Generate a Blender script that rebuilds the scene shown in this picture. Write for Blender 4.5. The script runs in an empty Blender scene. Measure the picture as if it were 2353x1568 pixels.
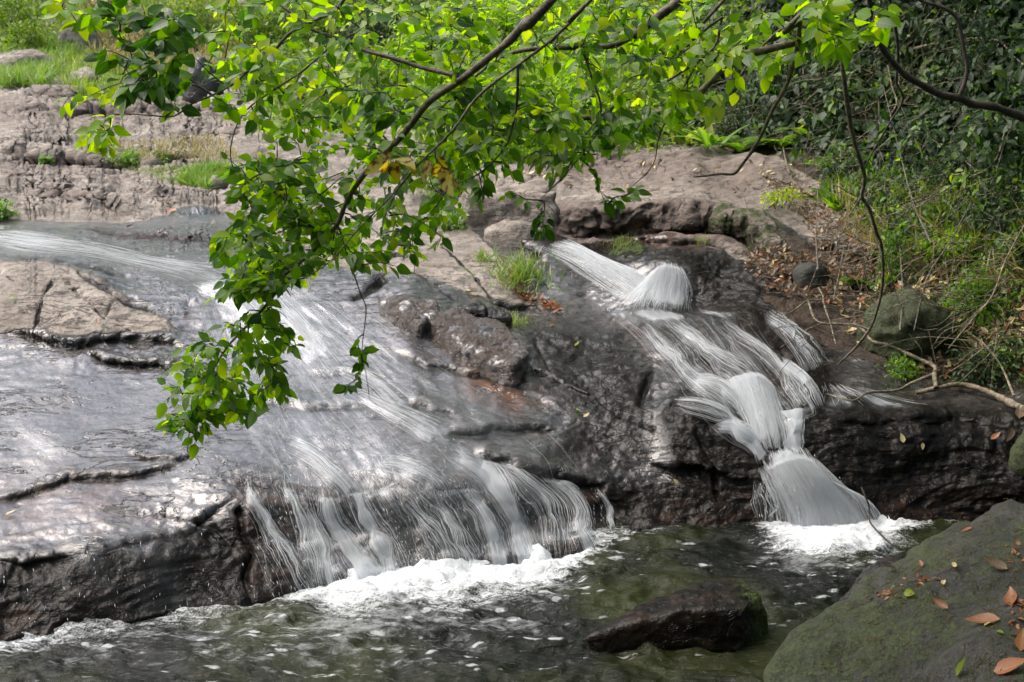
import bpy, bmesh, math, random
import numpy as np
from mathutils import Vector

# ------------------------------------------------------------------ camera, sky, sun, exposure
scene = bpy.context.scene
H = 3.0                       # camera height above the plunge pool
PITCH = math.radians(13.0)
F = 2840.0                    # focal length in pixels of a 2353 px wide view
cam_d = bpy.data.cameras.new('camera'); cam = bpy.data.objects.new('camera', cam_d)
scene.collection.objects.link(cam)
cam.location = (0, 0, H); cam.rotation_euler = (math.radians(90) - PITCH, 0, 0)
cam_d.sensor_width = 36.0; cam_d.lens = 36.0 * F / 2353.0
cam_d.clip_start = 0.05; cam_d.clip_end = 2000
cam_d.dof.use_dof = True; cam_d.dof.focus_distance = 6.0; cam_d.dof.aperture_fstop = 7.0
scene.camera = cam
scene.render.resolution_x = 1024; scene.render.resolution_y = 682

SUN_EL, SUN_AZ = math.radians(56), math.radians(-78)      # azimuth from +Y, negative = to the left
w = bpy.data.worlds.new('World'); scene.world = w; w.use_nodes = True
nt = w.node_tree; nt.nodes.clear()
sky = nt.nodes.new('ShaderNodeTexSky'); sky.sky_type = 'NISHITA'; sky.sun_disc = False
sky.sun_elevation = SUN_EL; sky.sun_rotation = SUN_AZ
sky.air_density = 1.0; sky.dust_density = 6.0; sky.ozone_density = 1.0
hs = nt.nodes.new('ShaderNodeHueSaturation'); hs.inputs['Saturation'].default_value = 0.75
bg = nt.nodes.new('ShaderNodeBackground'); bg.inputs[1].default_value = 0.15
wo = nt.nodes.new('ShaderNodeOutputWorld')
nt.links.new(sky.outputs[0], hs.inputs['Color']); nt.links.new(hs.outputs[0], bg.inputs[0]); nt.links.new(bg.outputs[0], wo.inputs[0])
sd = bpy.data.lights.new('sun', 'SUN'); sd.energy = 0.6; sd.angle = math.radians(60); sd.color = (1.0, 0.95, 0.86)
so = bpy.data.objects.new('sun', sd); scene.collection.objects.link(so)
sdir = Vector((math.sin(SUN_AZ) * math.cos(SUN_EL), math.cos(SUN_AZ) * math.cos(SUN_EL), math.sin(SUN_EL)))
so.rotation_euler = sdir.to_track_quat('Z', 'Y').to_euler()
so.location = (0, 0, 30)
scene.view_settings.view_transform = 'Standard'; scene.view_settings.look = 'None'
scene.view_settings.exposure = 1.45; scene.view_settings.gamma = 1.0
cy = scene.cycles
cy.use_denoising = True; cy.max_bounces = 6; cy.diffuse_bounces = 3; cy.glossy_bounces = 3
cy.transmission_bounces = 3; cy.transparent_max_bounces = 16; cy.caustics_reflective = False; cy.caustics_refractive = False

# ------------------------------------------------------------------ helpers
rng = np.random.default_rng(7)
random.seed(7)
CP, SP = math.cos(PITCH), math.sin(PITCH)

def pt(U, V, D):
    """the world point seen in direction U,V at ground distance D"""
    U = np.asarray(U, float); V = np.asarray(V, float); D = np.asarray(D, float)
    a = (U - 1176.5) / F; b = (784.0 - V) / F
    t = D / (CP + b * SP)
    return np.stack([a * t, D + 0 * a * t, H + t * (-SP + b * CP)], -1)

def plane_D(V, z=0.0):
    b = (784.0 - np.asarray(V, float)) / F
    return (z - H) * (CP + b * SP) / (-SP + b * CP)

def project(P):
    x, y, z = P[..., 0], P[..., 1], P[..., 2] - H
    fw = y * CP - z * SP; up = y * SP + z * CP
    return 1176.5 + F * x / fw, 784.0 - F * up / fw

_perm = np.random.default_rng(3).random(4096 * 4)
def _hash(ix, iy, iz):
    h = (ix * 73856093) ^ (iy * 19349663) ^ (iz * 83492791)
    h = (h ^ (h >> 13)) * 1274126177
    return _perm[(h & 16383)]
def vnoise(P):
    i = np.floor(P).astype(np.int64); f = P - i; f = f * f * (3 - 2 * f)
    x, y, z = i[..., 0], i[..., 1], i[..., 2]; fx, fy, fz = f[..., 0], f[..., 1], f[..., 2]
    def L(a, b, t): return a + (b - a) * t
    c = [[[_hash(x + a, y + b, z + d) for d in (0, 1)] for b in (0, 1)] for a in (0, 1)]
    return L(L(L(c[0][0][0], c[0][0][1], fz), L(c[0][1][0], c[0][1][1], fz), fy),
             L(L(c[1][0][0], c[1][0][1], fz), L(c[1][1][0], c[1][1][1], fz), fy), fx) * 2 - 1
def fbm(P, octaves=4, gain=0.5):
    s = 0; a = 1.0; P = np.asarray(P, float)
    for k in range(octaves):
        s = s + a * vnoise(P); a *= gain; P = P * 2.03 + 17.3
    return s
def ridge(P, octaves=3, gain=0.5):
    s = 0; a = 1.0; P = np.asarray(P, float)
    for k in range(octaves):
        s = s + a * (1 - 2 * np.abs(vnoise(P))); a *= gain; P = P * 2.1 + 5.7
    return s

def set_props(o, label=None, cat=None, group=None, kind=None):
    if label: o['label'] = label
    if cat: o['category'] = cat
    if group: o['group'] = group
    if kind: o['kind'] = kind
    return o

def mesh_obj(name, verts, faces, mat, parent=None, attrs=None, uv=None, smooth=True, mats=None, mat_idx=None):
    """faces: (n,3|4) array or list of arrays (quads then tris)"""
    me = bpy.data.meshes.new(name)
    verts = np.asarray(verts, np.float32)
    fl = faces if isinstance(faces, list) else [faces]
    fl = [np.asarray(f, np.int32) for f in fl if len(f)]
    loops = np.concatenate([f.ravel() for f in fl]); tot = np.concatenate([np.full(len(f), f.shape[1], np.int32) for f in fl])
    start = np.concatenate([[0], np.cumsum(tot)[:-1]]).astype(np.int32)
    me.vertices.add(len(verts)); me.vertices.foreach_set('co', verts.ravel())
    me.loops.add(len(loops)); me.loops.foreach_set('vertex_index', loops)
    me.polygons.add(len(tot)); me.polygons.foreach_set('loop_start', start); me.polygons.foreach_set('loop_total', tot)
    if smooth: me.polygons.foreach_set('use_smooth', np.ones(len(tot), bool))
    for k, v in (attrs or {}).items():
        v = np.asarray(v, np.float32)
        if v.ndim == 2:
            a = me.attributes.new(k, 'FLOAT_VECTOR', 'POINT'); a.data.foreach_set('vector', v.ravel())
        else:
            a = me.attributes.new(k, 'FLOAT', 'POINT'); a.data.foreach_set('value', v)
    if uv is not None:
        u = me.uv_layers.new(name='UVMap'); u.data.foreach_set('uv', np.asarray(uv, np.float32)[loops].ravel())
    for m in (mats or [mat]): me.materials.append(m)
    if mat_idx is not None: me.polygons.foreach_set('material_index', np.asarray(mat_idx, np.int32))
    me.update(calc_edges=True); me.validate()
    o = bpy.data.objects.new(name, me); scene.collection.objects.link(o)
    if parent is not None:
        o.parent = parent
        if parent.parent is None: o.matrix_parent_inverse = parent.matrix_basis.inverted()
    return o

def empty(name, loc, label, cat, group=None):
    o = bpy.data.objects.new(name, None); scene.collection.objects.link(o)
    o.location = loc; o.empty_display_size = 0.2
    return set_props(o, label, cat, group)

def grid_faces(nr, nc):
    i = np.arange(nr - 1)[:, None] * nc + np.arange(nc - 1)[None, :]
    return np.stack([i, i + 1, i + nc + 1, i + nc], -1).reshape(-1, 4)

class Tubes:
    def __init__(s): s.v = []; s.f = []; s.n = 0
    def add(s, pts, rad, sides=6, smooth=3, rough=0.0):
        pts = np.asarray(pts, float); rad = np.broadcast_to(np.asarray(rad, float), (len(pts),)).copy()
        if smooth > 1 and len(pts) > 2: pts, rad = catmull(pts, rad, smooth)
        n = len(pts); T = np.gradient(pts, axis=0); T /= np.linalg.norm(T, axis=1)[:, None] + 1e-9
        up = np.array([0.13, 0.3, 0.95]); A = np.cross(T, up); A /= np.linalg.norm(A, axis=1)[:, None] + 1e-9; B = np.cross(T, A)
        th = np.arange(sides) * 2 * np.pi / sides
        rr = rad[:, None] * np.ones((n, sides))
        if rough: rr = rr * (1 + rough * rng.normal(size=(n, sides))) * (1 + 1.2 * rough * rng.normal(size=(n, 1)))
        V = pts[:, None] + rr[..., None] * (np.cos(th)[None, :, None] * A[:, None] + np.sin(th)[None, :, None] * B[:, None])
        s.v.append(V.reshape(-1, 3))
        i = np.arange(n - 1)[:, None] * sides + np.arange(sides)[None, :]; j = np.arange(n - 1)[:, None] * sides + (np.arange(sides)[None, :] + 1) % sides
        s.f.append((np.stack([i, j, j + sides, i + sides], -1).reshape(-1, 4)) + s.n); s.n += n * sides
        return pts
    def build(s, name, mat, parent=None):
        return mesh_obj(name, np.concatenate(s.v), np.concatenate(s.f), mat, parent)

def catmull(P, R, k):
    out = []; ro = []
    Q = np.vstack([2 * P[0] - P[1], P, 2 * P[-1] - P[-2]])
    for i in range(len(P) - 1):
        p0, p1, p2, p3 = Q[i:i + 4]
        for t in np.arange(k) / k:
            out.append(0.5 * ((2 * p1) + (-p0 + p2) * t + (2 * p0 - 5 * p1 + 4 * p2 - p3) * t * t + (-p0 + 3 * p1 - 3 * p2 + p3) * t ** 3))
            ro.append(R[i] * (1 - t) + R[i + 1] * t)
    out.append(P[-1]); ro.append(R[-1])
    return np.array(out), np.array(ro)

# leaf templates: x across, y along, z up
def leaf_template(width=0.62, tip=1.0, seg=4, fold=0.18, droop=0.18):
    ys = np.linspace(0, 1, seg + 1); V = [(0, 0, 0)]; rows = []
    for y in ys[1:-1]:
        hw = width * 0.5 * (math.sin(math.pi * y ** 0.72) ** 0.85) * (1 - 0.25 * y * tip)
        z = -droop * y * y; r = []
        for sx in (-1, 0, 1):
            r.append(len(V)); V.append((sx * hw, y, z + fold * abs(sx) * hw))
        rows.append(r)
    V.append((0, 1, -droop * 1.1)); tipi = len(V) - 1
    Q = []; T = []
    a = rows[0]; T += [(0, a[1], a[0]), (0, a[2], a[1])]
    for a, b in zip(rows[:-1], rows[1:]): Q += [(a[0], a[1], b[1], b[0]), (a[1], a[2], b[2], b[1])]
    a = rows[-1]; T += [(a[0], a[1], tipi), (a[1], a[2], tipi)]
    return np.array(V, float), np.array(Q), np.array(T)
LEAF = leaf_template(0.66, seg=5)
LEAF_SMALL = leaf_template(0.55, seg=3, fold=0.25)
LEAF_LONG = leaf_template(0.22, seg=4, fold=0.3, droop=0.35)
LEAF_ROUND = leaf_template(0.95, seg=3, fold=0.12)
BLADE = leaf_template(0.07, seg=4, fold=0.4, droop=0.55)

def norm(v): return v / (np.linalg.norm(v, axis=-1, keepdims=True) + 1e-9)

def leaves_mesh(name, pos, ydir, nrm, size, mat, parent=None, var=None, tmpl=LEAF, mats=None, mi=None, twigs=None):
    """pos (n,3) leaf base, ydir leaf axis, nrm approximate leaf normal"""
    TV, TQ, TT = tmpl; n = len(pos)
    Y = norm(ydir); X = norm(np.cross(Y, nrm)); Z = np.cross(X, Y)
    size = np.broadcast_to(size, (n,))
    V = pos[:, None] + size[:, None, None] * (TV[None, :, 0:1] * X[:, None] + TV[None, :, 1:2] * Y[:, None] + TV[None, :, 2:3] * Z[:, None])
    k = len(TV); off = (np.arange(n) * k)[:, None, None]
    q = (TQ[None] + off).reshape(-1, 4); t = (TT[None] + off).reshape(-1, 3)
    if var is None: var = rng.random(n)
    uv = np.tile(TV[:, :2] + [0.5, 0], (n, 1))
    idx = None
    if mi is not None: idx = np.concatenate([np.repeat(mi, len(TQ)), np.repeat(mi, len(TT))])
    V = V.reshape(-1, 3); vv = np.repeat(var, k); F_ = [q, t] if len(q) else [t]
    if twigs is not None and twigs.n:                 # the twigs that carry the leaves
        mats = list(mats or [mat]); idx = np.zeros(len(q) + len(t), int) if idx is None else idx
        tv = np.concatenate(twigs.v); tf = np.concatenate(twigs.f); F_.append(tf + len(V)); idx = np.concatenate([idx, np.full(len(tf), len(mats))]); mats.append(M['bark_dark'])
        V = np.vstack([V, tv]); vv = np.concatenate([vv, np.zeros(len(tv))]); uv = np.vstack([uv, np.zeros((len(tv), 2))])
    return mesh_obj(name, V, F_, mat, parent, attrs={'var': vv}, uv=uv, mats=mats, mat_idx=idx)

# ------------------------------------------------------------------ materials
class NB:
    def __init__(s, name):
        s.m = bpy.data.materials.new(name); s.m.use_nodes = True; s.t = s.m.node_tree; s.t.nodes.clear()
        s.out = s.t.nodes.new('ShaderNodeOutputMaterial')
    def n(s, typ, ins=None, **kw):
        nd = s.t.nodes.new('ShaderNode' + typ)
        for k, v in kw.items(): setattr(nd, k, v)
        for k, v in (ins or {}).items(): s.set(nd.inputs[k], v)
        return nd
    def set(s, sock, v):
        if isinstance(v, bpy.types.NodeSocket): s.t.links.new(v, sock)
        elif hasattr(v, 'outputs'): s.t.links.new(v.outputs[0], sock)
        else:
            if sock.type == 'RGBA' and len(v) == 3: v = (*v, 1)
            sock.default_value = v
    def attr(s, name): return s.n('Attribute', attribute_name=name).outputs['Fac']
    def noise(s, vec, scale, detail=4, rough=0.55, dist=0.0):
        return s.n('TexNoise', {'Vector': vec, 'Scale': scale, 'Detail': detail, 'Roughness': rough, 'Distortion': dist}).outputs['Fac']
    def math(s, op, a, b=0.0, clamp=False):
        nd = s.n('Math', operation=op, use_clamp=clamp); s.set(nd.inputs[0], a); s.set(nd.inputs[1], b); return nd.outputs[0]
    def mix(s, f, a, b):
        nd = s.n('Mix', data_type='RGBA'); s.set(nd.inputs[0], f); s.set(nd.inputs[6], a); s.set(nd.inputs[7], b); return nd.outputs[2]
    def mixf(s, f, a, b):
        nd = s.n('Mix', data_type='FLOAT'); s.set(nd.inputs[0], f); s.set(nd.inputs[2], a); s.set(nd.inputs[3], b); return nd.outputs[0]
    def rng(s, v, a, b, c=0.0, d=1.0, smooth=True):
        nd = s.n('MapRange', interpolation_type='SMOOTHSTEP' if smooth else 'LINEAR')
        for i, x in enumerate((v, a, b, c, d)): s.set(nd.inputs[i], x)
        return nd.outputs[0]
    def mapping(s, vec, scale=(1, 1, 1), rot=(0, 0, 0)):
        return s.n('Mapping', {'Vector': vec, 'Scale': scale, 'Rotation': rot}).outputs[0]
    def bump(s, h, strength, dist, normal=None):
        nd = s.n('Bump', {'Height': h, 'Strength': strength, 'Distance': dist})
        if normal is not None: s.set(nd.inputs['Normal'], normal)
        return nd.outputs[0]
    def surf(s, sh): s.set(s.out.inputs['Surface'], sh); return s.m

def rock_material(name='rock'):
    b = NB(name)
    pos = b.n('NewGeometry').outputs['Position']
    dry, dark, moss, soil, brown = [b.attr(k) for k in ('dry', 'dark', 'moss', 'soil', 'brown')]
    n1 = b.noise(pos, 1.6, 6, 0.6); n2 = b.noise(pos, 9, 6, 0.7); n3 = b.noise(pos, 60, 4, 0.7); n4 = b.noise(b.mapping(pos, (1, .5, 1), (0, 0, .5)), 130, 4, 0.75)
    st = b.mapping(pos, (5, 1.6, 22), (0.15, 0.1, 0.35)); nst = b.noise(st, 1.6, 5, 0.65, 0.6)
    # dry granite, tan with grey weathering and dark speckles
    tan = b.mix(b.rng(n1, 0.35, 0.65), (0.20, 0.175, 0.150), (0.34, 0.30, 0.255))
    tan = b.mix(b.rng(n2, 0.5, 0.60), tan, (0.15, 0.135, 0.12))
    n7 = b.noise(b.mapping(pos, (.5, 1, 5)), 5, 6, 0.7, 0.5); tan = b.mix(b.math('MULTIPLY', b.rng(n7, 0.52, 0.64), 0.7), tan, (0.11, 0.085, 0.065))
    tan = b.mix(b.math('MULTIPLY', b.rng(n7, 0.44, 0.34), 0.5), tan, (0.42, 0.385, 0.34))
    tan = b.mix(b.math('MULTIPLY', b.rng(n3, 0.52, 0.62), 0.55), tan, (0.07, 0.06, 0.05))
    tan = b.mix(b.math('MULTIPLY', b.rng(nst, 0.52, 0.7), 0.45), tan, (0.30, 0.215, 0.165))
    tan = b.mix(b.math('MULTIPLY', brown, 0.8), tan, b.mix(b.rng(n2, .4, .6), (0.16, 0.122, 0.106), (0.10, 0.074, 0.062)))
    # wet grey rock
    wet = b.mix(b.rng(n1, 0.35, 0.7), (0.020, 0.019, 0.021), (0.066, 0.060, 0.058))
    wet = b.mix(b.math('MULTIPLY', b.rng(nst, 0.45, 0.75), 0.6), wet, (0.13, 0.10, 0.085))
    wet = b.mix(b.rng(n2, 0.50, 0.62), wet, (0.018, 0.016, 0.016))
    n6 = b.noise(b.mapping(pos, (1, 2.2, 3), (0, 0.1, 0.45)), 14, 6, 0.75, 0.8)
    wet = b.mix(b.math('MULTIPLY', b.rng(n6, 0.54, 0.66), 0.8), wet, (0.13, 0.118, 0.112))
    wet = b.mix(b.math('MULTIPLY', b.rng(n6, 0.46, 0.38), 0.8), wet, (0.014, 0.013, 0.013))
    wet = b.mix(b.math('MULTIPLY', brown, b.rng(n2, 0.35, 0.6)), wet, (0.13, 0.055, 0.025))
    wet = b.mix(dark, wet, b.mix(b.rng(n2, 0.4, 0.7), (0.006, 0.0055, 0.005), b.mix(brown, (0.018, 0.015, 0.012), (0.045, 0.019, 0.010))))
    # the dry edge is broken up by noise
    dm = b.rng(b.math('ADD', dry, b.math('MULTIPLY', b.math('SUBTRACT', n2, 0.5), 0.9)), 0.38, 0.62)
    col = b.mix(dm, wet, tan)
    sl = b.mix(b.rng(n3, 0.4, 0.6), (0.030, 0.022, 0.015), (0.075, 0.052, 0.036))
    sm = b.rng(b.math('ADD', soil, b.math('MULTIPLY', b.math('SUBTRACT', n2, 0.5), 1.0)), 0.4, 0.6)
    col = b.mix(sm, col, sl)
    mm = b.rng(b.math('ADD', moss, b.math('MULTIPLY', b.math('SUBTRACT', n2, 0.5), 1.6)), 0.42, 0.72)
    mc = b.mix(b.rng(n3, 0.4, 0.62), (0.016, 0.022, 0.007), (0.065, 0.10, 0.016))
    col = b.mix(mm, col, mc)
    rough = b.mixf(b.math('MAXIMUM', b.math('MAXIMUM', dm, mm), sm), b.rng(n2, 0.3, 0.7, 0.28, 0.5), 0.8)
    wetf = b.math('SUBTRACT', 1.0, b.math('MAXIMUM', b.math('MAXIMUM', dm, mm), sm), clamp=True)
    cl = b.noise(b.mapping(pos, (1.0, 2.4, 3.2), (0.1, 0.1, 0.45)), 1.5, 5, 0.62, 1.0)
    crk = b.math('MULTIPLY', b.rng(b.math('ABSOLUTE', b.math('SUBTRACT', cl, 0.5)), 0.0, 0.018, 1.0, 0.0), b.rng(n1, 0.42, 0.54))
    n5 = b.noise(b.mapping(pos, (1, .8, .8), (0, 0, .5)), 24, 4, 0.6, 0.5)
    rg = b.attr('dark')
    def term(n, dryw, slabw, darkw): return b.math('MULTIPLY', n, b.mixf(wetf, dryw, b.mixf(rg, slabw, darkw)))
    h = term(n2, 3.0, .45, .8)
    for t_ in (term(n3, 1.2, .03, .08), term(nst, 2.5, .45, .6), term(n4, .5, .012, .02), term(n5, .8, .22, 1.0), b.math('MULTIPLY', crk, -1.0)): h = b.math('ADD', h, t_)
    bm = b.bump(h, 0.9, 0.014)
    col = b.mix(b.math('MULTIPLY', crk, 0.75), col, (0.012, 0.010, 0.010))
    p = b.n('BsdfPrincipled', {'Base Color': col, 'Roughness': rough, 'Normal': bm, 'IOR': b.mixf(rg, 1.5, 1.35),
                               'Specular IOR Level': b.mixf(wetf, 0.4, b.mixf(rg, 0.12, 0.03)), 'Coat Weight': b.math('MULTIPLY', wetf, b.mixf(rg, 1.0, 0.5)), 'Coat Roughness': b.mixf(rg, 0.09, 0.035), 'Coat IOR': b.mixf(rg, 1.75, 1.33), 'Coat Normal': bm})
    return b.surf(p)

def leaf_material(name, dark, light, yellow=None, trans=0.5, rough=0.38, spots=None):
    b = NB(name); var = b.attr('var')
    col = b.mix(b.rng(var, 0.0, 1.0, smooth=False), dark, light)
    if yellow: col = b.mix(b.rng(var, 0.86, 0.97), col, yellow)
    uv = b.n('UVMap').outputs[0]
    sep = b.n('SeparateXYZ', {'Vector': uv})
    # midrib and side veins
    ax = b.math('ABSOLUTE', b.math('SUBTRACT', sep.outputs[0], 0.5))
    rib = b.rng(ax, 0.0, 0.025, 1.0, 0.0)
    vein = b.math('SINE', b.math('MULTIPLY', b.math('SUBTRACT', sep.outputs[1], b.math('MULTIPLY', ax, 0.8)), 48.0))
    vm = b.math('MAXIMUM', rib, b.math('MULTIPLY', b.rng(vein, 0.8, 1.0), 0.35))
    col2 = b.mix(b.math('MULTIPLY', vm, 0.35), col, (0.25, 0.32, 0.08))
    if spots:
        pos = b.n('NewGeometry').outputs['Position']
        col2 = b.mix(b.rng(b.math('ADD', b.noise(pos, 45, 3), b.math('MULTIPLY', ax, 0.5)), 0.55, 0.66), col2, spots)
    d = b.n('BsdfPrincipled', {'Base Color': col2, 'Roughness': rough, 'IOR': 1.45, 'Normal': b.bump(vein, 0.12, 0.002)})
    tcol = b.n('HueSaturation', {'Color': col2, 'Saturation': 1.15, 'Value': 2.4, 'Hue': 0.495})
    tr = b.n('BsdfTranslucent', {'Color': tcol})
    mx = b.n('MixShader', {0: trans, 1: d, 2: tr})
    return b.surf(mx)

def bark_material(name, c1, c2, moss=None):
    b = NB(name); pos = b.n('NewGeometry').outputs['Position']
    n = b.noise(pos, 30, 5, 0.7); n2 = b.noise(pos, 140, 3, 0.6)
    col = b.mix(b.rng(n, 0.35, 0.65), c1, c2)
    if moss: col = b.mix(b.rng(b.noise(pos, 8, 3), 0.52, 0.62), col, moss)
    p = b.n('BsdfPrincipled', {'Base Color': col, 'Roughness': 0.75, 'Normal': b.bump(b.math('ADD', n, b.math('MULTIPLY', n2, 0.5)), 0.5, 0.01)})
    return b.surf(p)

def streak_material(name, su=120.0, sv=2.6, lo=0.42, hi=0.72, white=(0.86, 0.89, 0.92), clear=0.25, body=1.0, warp=0.05, veil=0.0, edge=0.5):
    """moving water: white aerated threads in a clear sheet, threads run along v of the sheet"""
    b = NB(name); uv = b.n('UVMap').outputs[0]; dens = b.attr('dens')
    wn = b.n('TexNoise', {'Vector': b.mapping(uv, (9, 3, 1)), 'Scale': 1.0, 'Detail': 3.0}).outputs['Color']
    wv = b.n('VectorMath', {0: wn, 1: (warp, warp * 0.5, 0)}, operation='MULTIPLY').outputs[0]; uv = b.n('VectorMath', {0: uv, 1: wv}, operation='ADD').outputs[0]
    m1 = b.mapping(uv, (su, sv, 1)); m2 = b.mapping(uv, (su * 3.1, sv * 2.2, 1), (0, 0, 0.01)); m3 = b.mapping(uv, (su * 0.22, sv * 0.8, 1))
    a = b.noise(m1, 1.0, 4, 0.6, 0.4); c = b.noise(m2, 1.0, 3, 0.6); g = b.noise(m3, 1.0, 3, 0.5)
    s = b.math('ADD', b.math('MULTIPLY', a, 0.38), b.math('ADD', b.math('MULTIPLY', c, 0.30), b.math('MULTIPLY', g, 0.32)))
    s = b.math('ADD', s, b.math('MULTIPLY', b.math('SUBTRACT', dens, 0.5), edge))
    thread = b.math('MULTIPLY', b.rng(s, lo, hi), b.rng(dens, 0.0, 0.35), clamp=True)
    bm = b.bump(b.math('ADD', a, c), 0.35, 0.012)
    tone = b.mix(b.rng(b.math('ADD', c, b.math('MULTIPLY', b.math('SUBTRACT', g, 0.5), 0.8)), 0.36, 0.62), (white[0] * .74, white[1] * .76, white[2] * .79), white)
    foam = b.n('BsdfPrincipled', {'Base Color': tone, 'Roughness': 0.5, 'IOR': 1.33, 'Normal': bm})
    ftr = b.n('BsdfTranslucent', {'Color': tone})
    foam = b.n('MixShader', {0: 0.7, 1: foam, 2: ftr})
    film = b.n('BsdfGlossy', {'Color': (1, 1, 1, 1), 'Roughness': 0.16, 'Normal': bm})
    tp = b.n('BsdfTransparent')
    fr = b.n('Fresnel', {'IOR': 1.33, 'Normal': bm})
    ff = b.math('MULTIPLY', b.math('MULTIPLY', fr, clear), b.rng(dens, 0.05, 0.6), clamp=True)
    clearsh = b.n('MixShader', {0: ff, 1: tp, 2: film})
    mx = b.n('MixShader', {0: b.math('MAXIMUM', b.math('MULTIPLY', thread, body), b.math('MULTIPLY', b.rng(dens, 0.0, 0.6), veil)), 1: clearsh, 2: foam})
    return b.surf(mx)

M = {}
M['rock'] = rock_material()
M['leaf'] = leaf_material('leaf_green', (0.026, 0.085, 0.008), (0.12, 0.245, 0.016), (0.20, 0.26, 0.025), 0.5)
M['leaf_bright'] = leaf_material('leaf_bright', (0.09, 0.20, 0.012), (0.23, 0.36, 0.025), (0.27, 0.34, 0.04), 0.55)
M['leaf_yellow'] = leaf_material('leaf_yellow', (0.18, 0.26, 0.025), (0.29, 0.36, 0.05), None, 0.55)
b = NB('mossy_rock'); pos = b.n('NewGeometry').outputs['Position']; n1 = b.noise(pos, 2.2, 5, .6); n2 = b.noise(pos, 11, 6, .7); n3 = b.noise(pos, 70, 4, .7); n4 = b.noise(b.mapping(pos, (1, 1, 1)), 30, 5, .7)
c = b.mix(b.rng(n1, .4, .6), (0.030, 0.030, 0.024), (0.011, 0.011, 0.008)); c = b.mix(b.rng(n4, .52, .62), c, (0.015, 0.014, 0.012)); c = b.mix(b.rng(n3, .60, .68), c, (0.10, 0.095, 0.075))
mo = b.math('ADD', b.attr('moss'), b.math('ADD', b.math('MULTIPLY', b.math('SUBTRACT', n2, .5), 1.6), b.math('MULTIPLY', b.math('SUBTRACT', n4, .5), 1.2)))
c = b.mix(b.math('MULTIPLY', b.rng(mo, .45, .85), .9), c, b.mix(b.rng(n3, .4, .6), (0.011, 0.016, 0.003), (0.046, 0.066, 0.008)))
h = b.math('ADD', b.math('ADD', b.math('MULTIPLY', n2, 1.4), b.math('MULTIPLY', n4, .9)), b.math('MULTIPLY', n3, b.mixf(b.rng(mo, .45, .85), .25, .7)))
M['mossy'] = b.surf(b.n('BsdfPrincipled', {'Base Color': c, 'Roughness': .62, 'Normal': b.bump(h, .9, .02)}))
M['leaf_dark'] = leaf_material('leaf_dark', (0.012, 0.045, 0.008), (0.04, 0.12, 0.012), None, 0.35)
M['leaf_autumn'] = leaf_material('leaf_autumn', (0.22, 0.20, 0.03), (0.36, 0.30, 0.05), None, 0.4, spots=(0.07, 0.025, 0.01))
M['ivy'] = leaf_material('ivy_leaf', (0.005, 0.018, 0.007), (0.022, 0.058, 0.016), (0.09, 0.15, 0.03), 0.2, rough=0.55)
M['shrub'] = leaf_material('shrub_leaf', (0.05, 0.11, 0.015), (0.16, 0.25, 0.03), (0.23, 0.26, 0.05), 0.45)
M['grass'] = leaf_material('grass_blade', (0.05, 0.13, 0.015), (0.15, 0.27, 0.04), (0.24, 0.23, 0.08), 0.4)
M['drygrass'] = leaf_material('dry_grass_blade', (0.13, 0.09, 0.03), (0.30, 0.24, 0.11), None, 0.3)
M['dead'] = leaf_material('dead_leaf', (0.045, 0.025, 0.016), (0.15, 0.095, 0.062), (0.34, 0.28, 0.14), 0.15, rough=0.5)
M['dead_red'] = leaf_material('dead_leaf_red', (0.12, 0.04, 0.02), (0.28, 0.11, 0.045), None, 0.2, rough=0.4)
M['dead_pale'] = leaf_material('dead_leaf_pale', (0.40, 0.32, 0.16), (0.60, 0.50, 0.28), None, 0.2)
M['bark'] = bark_material('bark', (0.035, 0.028, 0.022), (0.15, 0.125, 0.095))
M['bark_dark'] = bark_material('bark_dark', (0.016, 0.012, 0.010), (0.055, 0.042, 0.030))
M['deadwood'] = bark_material('deadwood', (0.06, 0.045, 0.03), (0.27, 0.22, 0.15), (0.05, 0.06, 0.02))
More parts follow.
